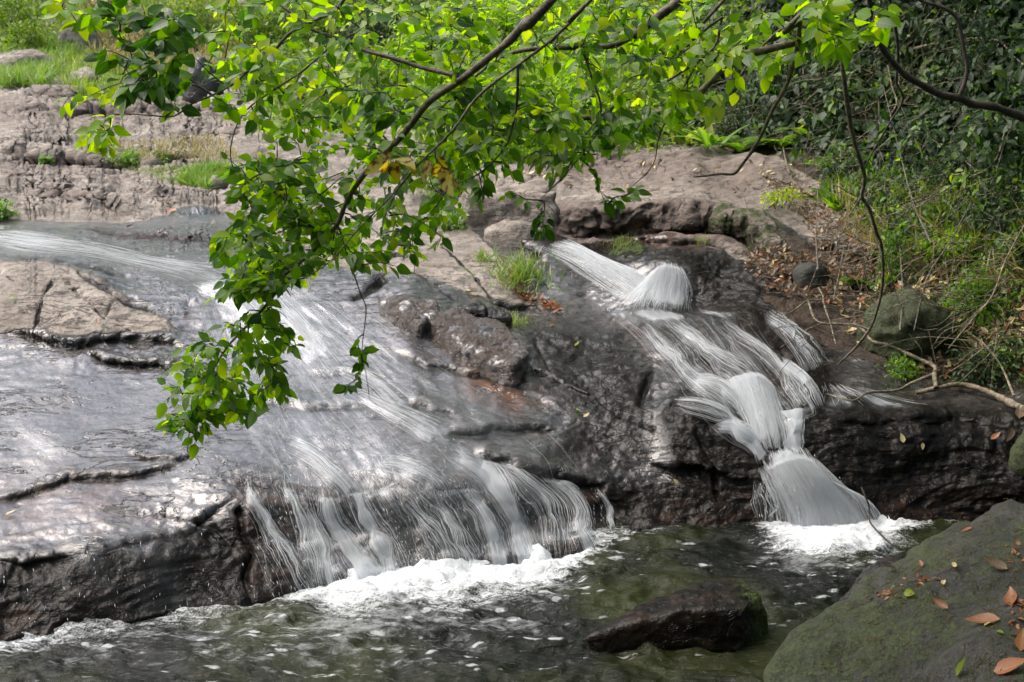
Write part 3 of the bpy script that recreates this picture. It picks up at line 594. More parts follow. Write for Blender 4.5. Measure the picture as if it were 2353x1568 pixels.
# ------------------------------------------------------------------ plunge pool
def pool():
    px = np.arange(-5.2, 5.6, 0.018); py = np.arange(2.0, 8.6, 0.018); X, Y = np.meshgrid(px, py)
    P = np.stack([X, Y, 0 * X], -1); U, V = project(P)
    dist = V - wl(U)                                 # pixels below the foot of the rock
    ds = dist / (F / Y) * 1.0                        # metres-ish
    q = np.stack([X * 1.0, Y * 1.0, 0 * X], -1)
    wq = np.stack([fbm(q * 2 + 5, 3), fbm(q * 2 + 25, 3), 0 * X], -1)
    chop = fbm(q * [3.2, 7.0, 1] + wq * 0.9, 4, 0.55)
    z = 0.030 * chop + 0.010 * fbm(q * [9, 20, 1] + wq * 2, 3) + 0.004 * fbm(q * [30, 50, 1], 2) + 0.01 * fbm(q * 1.1, 2)
    # foam along the foot of the falls
    amt = np.interp(U, [-400, 0, 200, 450, 600, 680, 760, 900, 1250, 1330, 1400, 1480, 1600, 1720, 1760, 1820, 2040, 2090, 2150, 2250, 2400], [.55, .6, .5, .5, .5, .7, .95, 1.0, 1.0, .8, .45, .35, .1, .2, .7, 1, 1, .7, .25, .3, .2])
    wid = np.interp(U, [-400, 0, 300, 600, 680, 800, 900, 1250, 1340, 1420, 1500, 1750, 1800, 2000, 2080, 2200, 2400], [30, 34, 30, 30, 52, 75, 80, 85, 55, 30, 14, 22, 75, 80, 40, 14, 10])
    edge = 1 + 0.35 * fbm(q * 2.3 + 7, 3)
    f1 = amt * np.clip(1.25 - np.abs(dist) / (wid * edge), 0, 1)
    ell = np.exp(-(((U - 1915) / 155) ** 2 + ((V - 1243) / 44) ** 2) ** 1.3); tail = 0.7 * np.exp(-(((U - 1860) / 130) ** 2 + ((V - 1290) / 26) ** 2) ** 1.2)
    f2 = np.maximum(ell * 1.15, tail * 0)
    drift = 0.50 * np.exp(-((dist - wid * 0.9) / 70) ** 2) * amt                   # thin foam drifting off
    lines = 0.46 * np.exp(-(((U - 800) / 800) ** 2 + ((V - 1500) / 110) ** 2)) + 0.26 * np.exp(-(((U - 1650) / 330) ** 2 + ((V - 1285) / 40) ** 2)) + 0.25 * np.exp(-(((U - 1830) / 90) ** 2 + ((V - 1410) / 90) ** 2))
    foam = np.clip(np.maximum(f1, f2), 0, 1.2); thin = np.clip(drift + lines, 0, 1)
    z += foam * (0.010 + 0.020 * fbm(q * 8 + wq * 2, 3) + 0.012 * fbm(q * 26, 3))
    z += 0.035 * ell * (1 + 0.5 * fbm(q * 6, 3))
    P[..., 2] = z
    b = NB('pool_water'); pos = b.n('NewGeometry').outputs['Position']; fo = b.attr('foam'); th = b.attr('thin')
    w1 = b.mapping(pos, (3.4, 7.5, 1), (0, 0, 0.12)); na = b.noise(w1, 1.0, 5, 0.6, 1.2); nb = b.noise(b.mapping(pos, (14, 34, 1), (0, 0, 0.15)), 1.0, 5, 0.65, 0.8); nc = b.noise(pos, 90, 3, 0.7)
    big = b.noise(pos, 0.9, 3)
    deep = b.mix(b.rng(big, 0.4, 0.62), (0.004, 0.005, 0.003), (0.020, 0.024, 0.006))
    mask = b.math('ADD', b.math('MULTIPLY', fo, 1.0), b.math('MULTIPLY', b.math('SUBTRACT', b.math('ADD', b.math('MULTIPLY', nb, 0.6), b.math('MULTIPLY', nc, 0.4)), 0.5), 2.6))
    mk = b.math('MULTIPLY', b.rng(mask, 0.25, 1.0), b.rng(fo, 0.04, 0.3))
    veil = b.math('MULTIPLY', b.rng(b.math('ADD', b.math('ADD', b.math('MULTIPLY', nb, 0.5), b.math('MULTIPLY', na, 0.5)), b.math('MULTIPLY', th, 0.35)), 0.66, 0.86), 0.34)
    cells = b.n('TexVoronoi', {'Vector': b.n('VectorMath', {0: b.mapping(pos, (5, 13, 1)), 1: b.n('TexNoise', {'Vector': pos, 'Scale': 6.0, 'Detail': 4.0}).outputs['Color']}, operation='ADD'), 'Scale': 1.0, 'Randomness': 1.0}).outputs['Distance']
    flecks = b.math('MULTIPLY', b.rng(b.math('ADD', cells, b.math('MULTIPLY', nb, 0.5)), 0.50, 0.38), b.rng(b.math('ADD', na, b.math('MULTIPLY', th, 0.45)), 0.60, 0.70))
    tot = b.math('MAXIMUM', mk, b.math('MAXIMUM', veil, b.math('MULTIPLY', flecks, 0.55)), clamp=True)
    bm = b.bump(b.math('ADD', b.math('ADD', nb, b.math('MULTIPLY', na, 0.8)), b.math('MULTIPLY', nc, 0.25)), 0.6, 0.03)
    wat = b.n('BsdfPrincipled', {'Base Color': deep, 'Roughness': 0.06, 'IOR': 1.33, 'Specular IOR Level': 0.32, 'Normal': bm})
    wh = b.n('BsdfPrincipled', {'Base Color': (0.78, 0.82, 0.85), 'Roughness': 0.5, 'Normal': b.bump(b.math('ADD', nb, nc), 0.8, 0.03)})
    mat = b.surf(b.n('MixShader', {0: tot, 1: wat, 2: wh}))
    o = mesh_obj('water', P.reshape(-1, 3), grid_faces(*X.shape), mat, attrs=dict(foam=foam.ravel(), thin=thin.ravel()))
    set_props(o, 'dark plunge pool with drifting foam', None, None, 'structure')
pool()

# ------------------------------------------------------------------ water sliding over the rock
M['slide'] = streak_material('slide_water', 60, 6.5, 0.48, 0.92, clear=0.15, body=0.55, warp=0.09, veil=0.08)
M['white'] = streak_material('white_water', 130, 3.2, 0.40, 0.78, clear=0.3, body=1.0, warp=0.05, veil=0.06, edge=0.95)
b = NB('water_threads'); va = b.attr('var')
M['threads'] = b.surf(b.n('MixShader', {0: 0.6, 1: b.n('BsdfPrincipled', {'Base Color': b.mix(va, (.78, .81, .84), (.95, .97, .98)), 'Roughness': .35, 'IOR': 1.33}), 2: b.n('BsdfTranslucent', {'Color': b.mix(va, (.78, .81, .84), (.95, .97, .98))})}))
THREADS = []
def strands(L, R, n, off, bulge, top, spread, wmm=(1.0, 3.2), t0max=.5, minlen=.25, maxlen=1):
    nv = len(L); m = 26
    for i in range(n):
        s0 = .5 + float(np.clip(rng.normal() * spread, -.5 + .04 * rng.random(), .5 - .04 * rng.random())); s1 = min(max(s0 + rng.normal() * .04, 0), 1); a = rng.random() * t0max * (1 if rng.random() < .6 else .3); e = min(1, a + minlen + rng.random() * (maxlen - minlen)); t = np.linspace(a, e, m)
        s = s0 + (s1 - s0) * t + .012 * np.sin(t * rng.uniform(4, 12) + rng.random() * 6); ii = t * (nv - 1); Lx = np.stack([np.interp(ii, np.arange(nv), L[:, k]) for k in (0, 1)], -1); Rx = np.stack([np.interp(ii, np.arange(nv), R[:, k]) for k in (0, 1)], -1)
        S = Lx * (1 - s[:, None]) + Rx * s[:, None]; S[:, 1] = np.minimum(S[:, 1], wl(S[:, 0]) + 10)
        arch = np.sin(np.pi * np.clip(s, 0, 1)) ; o_ = off + bulge * arch * (np.interp(t, *top) if top else np.sin(np.pi * np.clip(t * .9 + .1, 0, 1))) + rng.uniform(-.004, .022)
        big = bulge > .05
        P = (bil(PC, S[:, 0], S[:, 1], U0, V0, ST * 6, ST * 6) + bil(NCs, S[:, 0], S[:, 1], U0, V0, ST * 6, ST * 6) * o_[:, None]) if big else surf_pt(S[:, 0], S[:, 1], o_, True)
        THREADS.append((P, rng.uniform(*wmm) / 2600 * np.sin(np.pi * np.clip(np.linspace(0.03, .97, m), 0, 1)) ** .5, rng.random()))
def resample(P, n):
    P = np.asarray(P, float); d = np.concatenate([[0], np.cumsum(np.linalg.norm(np.diff(P[:, :2], axis=0), axis=1))]); t = np.linspace(0, d[-1], n)
    # smooth by catmull first
    return np.stack([np.interp(t, d, P[:, k]) for k in range(P.shape[1])], -1)
def sheet(name, left, right, dens, mat='slide', off=0.02, nu=60, nv=120, bulge=0.0, label='', end_fade=0.12, start_fade=0.12, side_fade=0.2, smooth=True, lumps=0.0, top_bulge=None, kind='structure', thr=0, spread=.27, wmm=(1.0, 3.2), t0max=.5, minlen=.25, maxlen=1):
    L = resample(catmull(np.array(left, float), np.zeros(len(left)), 6)[0], nv); R = resample(catmull(np.array(right, float), np.zeros(len(right)), 6)[0], nv)
    if thr: strands(L, R, thr, off, bulge, top_bulge, spread, wmm, t0max, minlen, maxlen)
    s = np.linspace(0, 1, nu)[None, :, None]; S = L[:, None] * (1 - s) + R[:, None] * s
    U, V = S[..., 0], S[..., 1]; s2 = s[..., 0] + 0 * U; t = np.linspace(0, 1, nv)[:, None] + 0 * U
    V = np.minimum(V, wl(U) + 8)
    arch = np.sin(np.pi * np.clip(s2, 0, 1))
    o_ = off + bulge * arch * (np.interp(t, *top_bulge) if top_bulge else np.sin(np.pi * np.clip(t * 0.9 + 0.1, 0, 1)))
    if bulge > 0.05: P = bil(PC, U, V, U0, V0, ST * 6, ST * 6) + bil(NCs, U, V, U0, V0, ST * 6, ST * 6) * np.asarray(o_)[..., None]
    else: P = surf_pt(U, V, o_, smooth)
    wid = np.linalg.norm(P[:, -1] - P[:, 0], axis=-1).mean(); ln = np.linalg.norm(np.diff(P[:, nu // 2], axis=0), axis=-1).sum()
    uv = np.stack([s2 * max(wid, 0.05), t * ln], -1)
    if lumps: P = P + bil(NCs, U, V, U0, V0, ST * 6, ST * 6) * (0.4 * lumps * (fbm(np.stack([s2 * wid * 22, t * ln * 5, 0 * t], -1), 3)))[..., None]
    dn = dens * np.clip(t / max(start_fade, 1e-3), 0, 1) * np.clip((1 - t) / max(end_fade, 1e-3), 0, 1) * np.clip(np.minimum(s2, 1 - s2) / side_fade, 0, 1) ** 0.8
    q_ = np.stack([s2 * wid * 9 + 3 * U[0, 0], t * ln * 1.3, 0 * t], -1); dn = dn * np.clip(1 + (.95 if mat == 'white' else .6) * fbm(q_, 3), 0.05, 1.5)
    o = mesh_obj(name, P.reshape(-1, 3), grid_faces(nv, nu), M[mat], uv=uv.reshape(-1, 2), attrs={'dens': dn.ravel()})
    set_props(o, label, None, None, kind)
    return o
# main slide fanning from the notch at the top to the pool
sheet('water', [(430, 655), (440, 760), (460, 880), (480, 1000), (520, 1120), (570, 1250), (610, 1385)], [(700, 640), (850, 720), (1020, 830), (1180, 930), (1300, 1020), (1370, 1120), (1400, 1240)], 0.42, 'slide', 0.02, 200, 260, label='thin water sliding over the broad slab', thr=300, spread=.24, wmm=(.4, 1.2), t0max=.95, minlen=.03, maxlen=.16, lumps=0.012, end_fade=0.02)
sheet('water', [(440, 640), (470, 700), (500, 760), (560, 830), (640, 910)], [(700, 640), (760, 690), (830, 760), (880, 830), (900, 900)], 0.5, 'slide', 0.03, 100, 120, lumps=0.012, label='pale water just below the notch', end_fade=0.5)
sheet('water', [(-60, 960), (0, 1000), (60, 1060), (120, 1110)], [(60, 930), (120, 1000), (210, 1060), (300, 1110)], 0.50, 'slide', 0.02, 60, 60, label='water sliding at the far left', end_fade=0.5, start_fade=0.5, side_fade=0.45)
sheet('water', [(-60, 1140), (0, 1200), (60, 1300), (100, 1440), (120, 1466)], [(300, 1090), (380, 1170), (480, 1260), (540, 1330), (560, 1392)], 0.28, 'slide', 0.02, 160, 160, label='trickles over the lower left face', end_fade=0.03, start_fade=0.5, side_fade=0.35)
sheet('water', [(-60, 560), (60, 585), (200, 600), (330, 625), (430, 650)], [(-60, 535), (60, 540), (220, 565), (380, 600), (520, 615)], 0.40, 'slide', 0.03, 40, 160, label='bright sheet of water above the pale rock', thr=420, wmm=(1, 3), t0max=.9, minlen=.04, maxlen=.25)
sheet('water', [(380, 640), (470, 670), (560, 690)], [(500, 605), (600, 615), (690, 625)], 0.3, 'slide', 0.03, 40, 60, label='smooth water gathering at the lip')
sheet('water', [(545, 1095), (575, 1200), (610, 1300), (640, 1382)], [(1230, 1085), (1330, 1130), (1385, 1180), (1403, 1242)], 0.30, 'slide', 0.045, 220, 140, label='thin veil falling over the lower ledge', thr=420, spread=.26, wmm=(.5, 1.3), t0max=.85, minlen=.05, maxlen=.35, lumps=0.010, start_fade=0.2, end_fade=0.02, side_fade=0.06)
sheet('water', [(700, 1040), (740, 1150), (770, 1270), (790, 1345)], [(1130, 1040), (1200, 1120), (1250, 1200), (1290, 1285)], 0.30, 'slide', 0.06, 180, 140, label='denser part of the veil', lumps=0.012, start_fade=0.3, end_fade=0.02, side_fade=0.2)
# plumes
def plume(line, w0, w1, dens, off=0.04, bulge=0.02, label='', **k):
    P = resample(catmull(np.array(line, float), np.zeros(len(line)), 6)[0], 40); T = np.gradient(P, axis=0); Nn = norm(np.stack([-T[:, 1], T[:, 0]], -1)); wv = np.linspace(w0, w1, 40)[:, None] / 2
    k.setdefault('thr', int(30 + 70 * dens)); k.setdefault('wmm', (.8, 2.4)); return sheet('water', (P + Nn * wv)[::3], (P - Nn * wv)[::3], dens, 'white', off, k.pop('nu', 28), 90, bulge, label, **k)
lab = 'white plume running down the slab'
for line, w0, w1, dn in [([(1040, 1052), (1120, 1110), (1170, 1190), (1215, 1300)], 64, 62, .85), ([(1085, 1058), (1150, 1130), (1180, 1230), (1200, 1300)], 60, 40, .6),
                         ([(1050, 1125), (1090, 1170), (1120, 1230), (1150, 1305)], 40, 60, .55), ([(740, 1130), (760, 1200), (800, 1270), (850, 1345)], 40, 110, .55),
                         ([(800, 1120), (840, 1190), (880, 1270), (900, 1330)], 50, 90, .45), ([(560, 1120), (590, 1190), (630, 1260), (700, 1365)], 22, 60, .46),
                         ([(930, 1150), (980, 1200), (1040, 1300)], 40, 110, .45), ([(990, 1160), (1030, 1220), (1070, 1305)], 40, 70, .5), ([(650, 1035), (720, 1070), (800, 1140)], 50, 60, .5),
                         ([(820, 915), (900, 960), (1000, 1010)], 26, 70, .5), ([(780, 860), (850, 890), (920, 950)], 30, 60, .5), ([(1250, 1100), (1310, 1160), (1340, 1270)], 40, 60, .42), ([(1380, 1130), (1398, 1180), (1404, 1235)], 14, 22, .5),
                         ([(880, 1075), (930, 1085), (990, 1110)], 40, 50, .55), ([(450, 650), (560, 700), (640, 800)], 90, 90, .42), ([(540, 630), (640, 720), (740, 830)], 60, 100, .45), ([(640, 1110), (680, 1200), (720, 1350)], 30, 60, .36),
                         ([(1140, 1060), (1200, 1120), (1260, 1180), (1290, 1285)], 30, 80, .42), ([(700, 1160), (730, 1260), (760, 1350)], 30, 60, .45)]:
    plume(line, w0, w1, dn, label=lab, lumps=0.008, start_fade=0.15, end_fade=0.03, side_fade=0.35)
# right-hand cascade
sheet('water', [(1240, 590), (1290, 618), (1330, 645), (1390, 680), (1440, 710)], [(1300, 562), (1365, 595), (1425, 620), (1495, 645), (1550, 690)], 1.2, 'white', 0.05, 50, 100, 0.09, 'white chute at the top of the right cascade', thr=420, spread=.25, lumps=0.012, start_fade=0.35, end_fade=0.1, side_fade=0.45)
sheet('water', [(1492, 664), (1470, 680), (1438, 700), (1395, 730)], [(1562, 628), (1574, 660), (1582, 700), (1588, 738)], 1.25, 'white', 0.05, 50, 60, 0.13, 'white hump of water pouring off a knob', thr=420, spread=.24, t0max=.15, lumps=0.015, start_fade=0.06, end_fade=0.3, side_fade=0.42, top_bulge=([0, .15, .5, 1], [.9, 1, .6, .2]))
sheet('water', [(1380, 708), (1372, 730), (1385, 758)], [(1640, 718), (1720, 735), (1720, 765)], 0.72, 'white', 0.03, 90, 24, 0.0, 'foam in the small upper basin', start_fade=0.45, end_fade=0.5, side_fade=0.25, lumps=0.02)
sheet('water', [(1400, 738), (1460, 790), (1510, 852), (1560, 910), (1600, 960), (1660, 1010), (1720, 1050)], [(1720, 735), (1760, 800), (1800, 860), (1850, 920), (1880, 960), (1850, 975), (1810, 1035)], 0.36, 'slide', 0.035, 160, 200, 0.04, 'brown-backed fan of water in the right cascade', thr=240, spread=.27, wmm=(.6, 1.7), t0max=.85, minlen=.1, maxlen=.5, lumps=0.02, start_fade=0.04, end_fade=0.03, side_fade=0.3)
sheet('water', [(1662, 890), (1672, 930), (1700, 980), (1735, 1045)], [(1762, 890), (1785, 930), (1805, 980), (1812, 1045)], 1.25, 'white', 0.06, 60, 90, 0.11, 'white dome of water in the middle of the right cascade', thr=560, spread=.26, t0max=.3, wmm=(.7, 2.2), lumps=0.014, start_fade=0.04, end_fade=0.25, side_fade=0.2, top_bulge=([0, .12, .4, 1], [.55, 1, .7, .2]))
for line, w0, w1, dn in [([(1560, 940), (1640, 960), (1700, 1010), (1745, 1050)], 30, 40, .7), ([(1640, 990), (1690, 1000), (1730, 1030), (1755, 1060)], 20, 40, .7), ([(1480, 760), (1540, 830), (1600, 900), (1680, 960)], 36, 40, .42),
                         ([(1764, 736), (1800, 770), (1840, 810), (1870, 860)], 36, 60, .5), ([(1788, 849), (1830, 880), (1860, 920), (1880, 955)], 24, 34, .66), ([(1820, 975), (1825, 1000), (1815, 1045)], 55, 50, .85), ([(1590, 890), (1650, 910), (1700, 960)], 26, 36, .55), ([(1550, 760), (1640, 830), (1720, 870)], 30, 40, .36),
                         ([(1650, 750), (1740, 820), (1800, 880), (1850, 950)], 30, 36, .36)]:
    plume(line, w0, w1, dn, label='white thread in the right cascade', lumps=0.01, off=0.06, bulge=0.04, end_fade=0.05)
sheet('water', [(1880, 885), (1890, 915), (1880, 958)], [(1975, 898), (2060, 925), (2160, 944)], 0.66, 'white', 0.02, 80, 40, 0.0, 'foam on the upper right pool', start_fade=0.4, end_fade=0.35, side_fade=0.35, lumps=0.01, thr=120, wmm=(.8, 2), minlen=.1, maxlen=.4)
sheet('water', [(1770, 965), (1800, 975), (1812, 985)], [(1890, 950), (1880, 965), (1860, 985)], 0.9, 'white', 0.05, 40, 30, 0.05, 'foam where the threads meet', lumps=0.02)
sheet('water', [(1738, 1080), (1765, 1130), (1784, 1170), (1790, 1206)], [(1862, 1055), (1925, 1115), (1985, 1170), (2012, 1206)], 1.3, 'white', 0.05, 110, 120, 0.13, 'last white fall into the pool', thr=900, spread=.24, t0max=.25, minlen=.4, wmm=(.7, 2.2), lumps=0.02, start_fade=0.12, end_fade=0.05, side_fade=0.42, top_bulge=([0, .12, .4, 1], [.6, 1, .8, .5]))
sheet('water', [(1742, 1052), (1752, 1080), (1780, 1120)], [(1850, 1035), (1865, 1070), (1890, 1115)], 1.3, 'white', 0.07, 50, 40, 0.10, 'white crest of the last fall', thr=120, spread=.3, lumps=0.02, start_fade=0.4, end_fade=0.5, side_fade=.45)
sheet('water', [(1860, 1090), (1920, 1135), (1960, 1200)], [(1935, 1130), (1990, 1160), (2038, 1204)], 0.5, 'slide', 0.05, 60, 70, 0.08, 'veil beside the last fall', thr=120, start_fade=0.1, end_fade=0.02)
sheet('water', [(1735, 1110), (1728, 1150), (1730, 1206)], [(1790, 1120), (1800, 1160), (1806, 1206)], 0.42, 'slide', 0.05, 40, 60, 0.04, 'thin drops left of the last fall', thr=50, wmm=(.7, 1.6), start_fade=0.2, end_fade=0.02)
# small fall far back
sheet('water', [(468, 205), (474, 235), (478, 256)], [(498, 205), (505, 235), (507, 256)], 1.0, 'white', 0.1, 20, 30, 0.1, 'little fall far upstream', side_fade=0.3)
sheet('water', [(330, 505), (430, 500), (560, 490)], [(330, 515), (430, 522), (560, 515)], 0.5, 'slide', 0.03, 40, 60, 0.0, 'riffle below the tan rock')

T_v = []; T_f = []; T_a = []; n0 = 0; th = np.arange(3) * 2 * np.pi / 3
for P, r, va_ in THREADS:
    T = norm(np.gradient(P, axis=0)); A = norm(np.cross(T, [0.2, -.8, .5])); B = np.cross(T, A); m = len(P)
    T_v.append((P[:, None] + r[:, None, None] * (np.cos(th)[None, :, None] * A[:, None] + np.sin(th)[None, :, None] * B[:, None])).reshape(-1, 3))
    i = np.arange(m - 1)[:, None] * 3 + np.arange(3)[None]; j = np.arange(m - 1)[:, None] * 3 + (np.arange(3)[None] + 1) % 3; T_f.append(np.stack([i, j, j + 3, i + 3], -1).reshape(-1, 4) + n0); n0 += m * 3; T_a.append(np.full(m * 3, va_))
set_props(mesh_obj('water', np.concatenate(T_v), np.concatenate(T_f), M['threads'], attrs={'var': np.concatenate(T_a)}), 'white threads of falling water', None, None, 'structure')
def drops(areas, label):
    V_ = []; F_ = []; n0 = 0
    for (poly, n, dirn, h) in areas:
        q = rand_in(poly, n); P = surf_pt(q[:, 0], q[:, 1], 0, True) + np.array([0, -1, .5]) * rng.random((n, 1)) * h; d2_ = np.array(dirn, float)
        q2 = q + d2_ * rng.uniform(4, 14, (n, 1)) + rng.normal(size=(n, 2)) * 1.2; P2_ = surf_pt(q2[:, 0], q2[:, 1], 0, True); L = P2_ - surf_pt(q[:, 0], q[:, 1], 0, True); L = L / (np.linalg.norm(L, axis=1, keepdims=True) + 1e-9) * rng.uniform(.006, .04, (n, 1)); w_ = rng.uniform(.0006, .0019, (n, 1))
        X = norm(np.cross(L, [0, 1.0, 0])) * w_; Z = norm(np.cross(L, X)) * w_
        for i in range(n): pass
        V_.append(np.stack([P, P + L * .5 + X, P + L * .5 + Z, P + L * .5 - X, P + L * .5 - Z, P + L], 1).reshape(-1, 3))
        T_ = np.array([(0, 1, 2), (0, 2, 3), (0, 3, 4), (0, 4, 1), (5, 2, 1), (5, 3, 2), (5, 4, 3), (5, 1, 4)]); F_.append((T_[None] + (np.arange(n) * 6)[:, None, None]).reshape(-1, 3) + n0); n0 += n * 6
    b = NB('drops'); b.surf(b.n('BsdfPrincipled', {'Base Color': (.82, .85, .88), 'Roughness': .25}))
    o = mesh_obj('spray', np.concatenate(V_), np.concatenate(F_), b.m); return set_props(o, label, 'spray', None, 'stuff')
drops([([(560, 1120), (1390, 1120), (1400, 1230), (1240, 1285), (620, 1380)], 650, (.35, 1), .06), ([(700, 900), (900, 880), (1100, 1040), (1200, 1120), (650, 1120)], 260, (.6, .8), .04), ([(0, 1300), (560, 1200), (600, 1380), (0, 1460)], 60, (.15, 1), .05),
       ([(1740, 1060), (1860, 1050), (2040, 1200), (1740, 1205)], 260, (.3, 1), .14), ([(1500, 800), (1700, 760), (1880, 960), (1720, 1050)], 400, (.7, .7), .08), ([(1290, 600), (1560, 640), (1600, 740), (1400, 740)], 200, (.7, .5), .10)], 'drops and short threads of flying water over the falls')
# ------------------------------------------------------------------ loose rocks: hulls of measured corners, weathered
def hull_rock(name, groups, vox, label, cat, amp=0.03, freq=5.0, attrs=None, group=None, terr=0.0, rnd=0.0, strat=0.4):
    bm = bmesh.new()
    for pts in groups:
        b2 = bmesh.new()
        for p in pts: b2.verts.new(Vector([float(c) for c in p]))
        r = bmesh.ops.convex_hull(b2, input=list(b2.verts)); bad = [v for v in b2.verts if not v.link_faces]
        for v in bad: b2.verts.remove(v)
        me_ = bpy.data.meshes.new('t'); b2.to_mesh(me_); bm.from_mesh(me_); bpy.data.meshes.remove(me_); b2.free()
    me = bpy.data.meshes.new('tmp'); bm.to_mesh(me); bm.free()
    o = bpy.data.objects.new('tmp', me); scene.collection.objects.link(o)
    m = o.modifiers.new('r', 'REMESH'); m.mode = 'VOXEL'; m.voxel_size = vox
    s = o.modifiers.new('s', 'SMOOTH'); s.iterations = int(6 + rnd); s.factor = 0.5
    ev = o.evaluated_get(bpy.context.evaluated_depsgraph_get()); m2 = ev.to_mesh()
    V = np.zeros(len(m2.vertices) * 3, np.float32); m2.vertices.foreach_get('co', V); V = V.reshape(-1, 3).astype(float)
    Nn = np.zeros(len(m2.vertices) * 3, np.float32); m2.vertices.foreach_get('normal', Nn); Nn = Nn.reshape(-1, 3)
    Fc = [tuple(p.vertices) for p in m2.polygons]; ev.to_mesh_clear(); bpy.data.objects.remove(o)
    wp = fbm(V * 2 + 3, 3)[:, None]
    d = amp * (0.9 * fbm(V * freq * 0.35, 3) + strat * ridge(V * [freq * .5, freq * .6, freq * 1.5] + wp, 3)) + amp * 0.35 * fbm(V * freq * 3, 3)
    V = V + Nn * d[:, None]
    q = np.array([f for f in Fc if len(f) == 4]); t = np.array([f for f in Fc if len(f) == 3])
    A = {k: np.zeros(len(V)) for k in ('dry', 'dark', 'moss', 'soil', 'brown')}
    for k, v in (attrs or {}).items(): A[k] = v(V, Nn) if callable(v) else np.full(len(V), float(v))
    o = mesh_obj(name, V, [a for a in (q, t) if len(a)], M['mossy'] if 'moss' in (attrs or {}) and name in ('mossy_boulder', 'bank_boulder') else M['rock'], attrs=A)
    return set_props(o, label, cat, group)

def top_pt(U, V, h):
    """point h above the rock bed that is seen at U,V"""
    p = surf_pt(U, V); Dd = p[1]; q = surf_pt(U, V + h * F / Dd * 0.97, 0, True); q = q.copy(); q[2] += h; return q
def drop(p, dz): p = np.array(p, float).copy(); p[2] -= dz; return p
def zp(U, V, z): return pt(U, V, plane_D(V, z))

# the big mossy boulder close by, lower right
A = [zp(*a) for a in [(1745, 1568, .50), (1775, 1510, .50), (1840, 1440, .56), (1905, 1402, .60), (1960, 1380, .64), (2040, 1400, .72)]]
A += [(1.15, 3.5, .45), (1.9, 3.2, .7), (2.0, 4.6, .74)]
A += [drop(p, p[2] + .35) + np.array([0.05, 0, 0]) for p in A]
B_ = [zp(*a) for a in [(1935, 1385, .62), (2000, 1345, .68), (2050, 1300, .72), (2130, 1240, .80), (2200, 1190, .88), (2275, 1150, .94), (2353, 1140, .97), (2500, 1130, 1.0)]]
B_ += [(1.7, 3.1, .80), (3.2, 3.0, 1.1), (3.4, 5.0, 1.1), (1.75, 4.2, .84)]
B_ += [drop(p, p[2] + .35) for p in B_]
hull_rock('mossy_boulder', [A, B_], 0.022, 'big rounded mossy boulder strewn with dead leaves in the near right corner', 'boulder', 0.045, 4.5,
          dict(dry=.62, brown=.4, moss=lambda V, N: np.clip(0.72 + 0.35 * fbm(V * 2.6, 3) - 0.10 * (V[:, 1] - 4.4), 0, 1), dark=.3), rnd=18, strat=0.3)
# low brown rock in the pool
A = [zp(*a) for a in [(1345, 1468, .03), (1420, 1440, .06), (1500, 1372, .14), (1570, 1350, .19), (1640, 1332, .22), (1700, 1330, .22), (1742, 1362, .20), (1762, 1400, .12), (1560, 1400, .20), (1705, 1400, .22)]]
A += [drop(p, p[2] + .3) + np.array([0, -0.03, 0]) for p in A]
hull_rock('pool_rock', [A], 0.014, 'low brown rock with a flat top standing in the dark pool', 'rock', 0.020, 6, dict(dark=1.0, brown=.25, moss=lambda V, N: np.clip((V[:, 0] - 1.05) * 3, 0, .8)), rnd=2)
A = [zp(*a) for a in [(2078, 1268, .26), (2020, 1282, .22), (1985, 1310, .12), (1915, 1392, .02), (2065, 1315, .26), (1960, 1402, .05), (2070, 1350, .2)]]
A += [drop(p, p[2] + .3) for p in A]
hull_rock('wedge_rock', [A], 0.014, 'dark wedge of rock leaning out of the water behind the mossy boulder', 'rock', 0.015, 7, dict(dark=.8))
# fractured grey block in the middle
def on(lst): return [top_pt(*a) for a in lst]
A = on([(872, 693, .10), (930, 690, .13), (998, 688, .15), (1010, 715, .14), (885, 712, .05), (960, 752, .08)])
A += [drop(p, .25) for p in A]
B_ = on([(985, 716, .14), (1060, 712, .15), (1150, 740, .15), (1200, 800, .16), (1208, 815, .16), (1178, 842, .16), (1110, 822, .12), (1000, 765, .08)])
B_ += [drop(p, .30) for p in B_]
blk = hull_rock('fractured_block', [A, B_], 0.014, 'fractured grey block jutting from the middle of the wet slab', 'rock', 0.026, 5, dict(dry=.44, brown=.4, dark=.2), rnd=0, strat=.7)
A = on([(1062, 712, .1), (1075, 700, .13), (1100, 692, .15), (1112, 700, .15), (1118, 722, .1)]); A += [drop(p, .2) for p in A]
hull_rock('dark_stone', [A], 0.012, 'small dark stone on the left, behind the fractured block', 'stone', 0.012, 9, dict(dark=.75))
A = on([(1112, 712, .1), (1130, 708, .12), (1170, 718, .12), (1178, 730, .09), (1120, 728, .08)]); A += [drop(p, .2) for p in A]
hull_rock('dark_stone', [A], 0.012, 'small dark stone on the right, touching the leaf-strewn ledge', 'stone', 0.012, 9, dict(dark=.75))
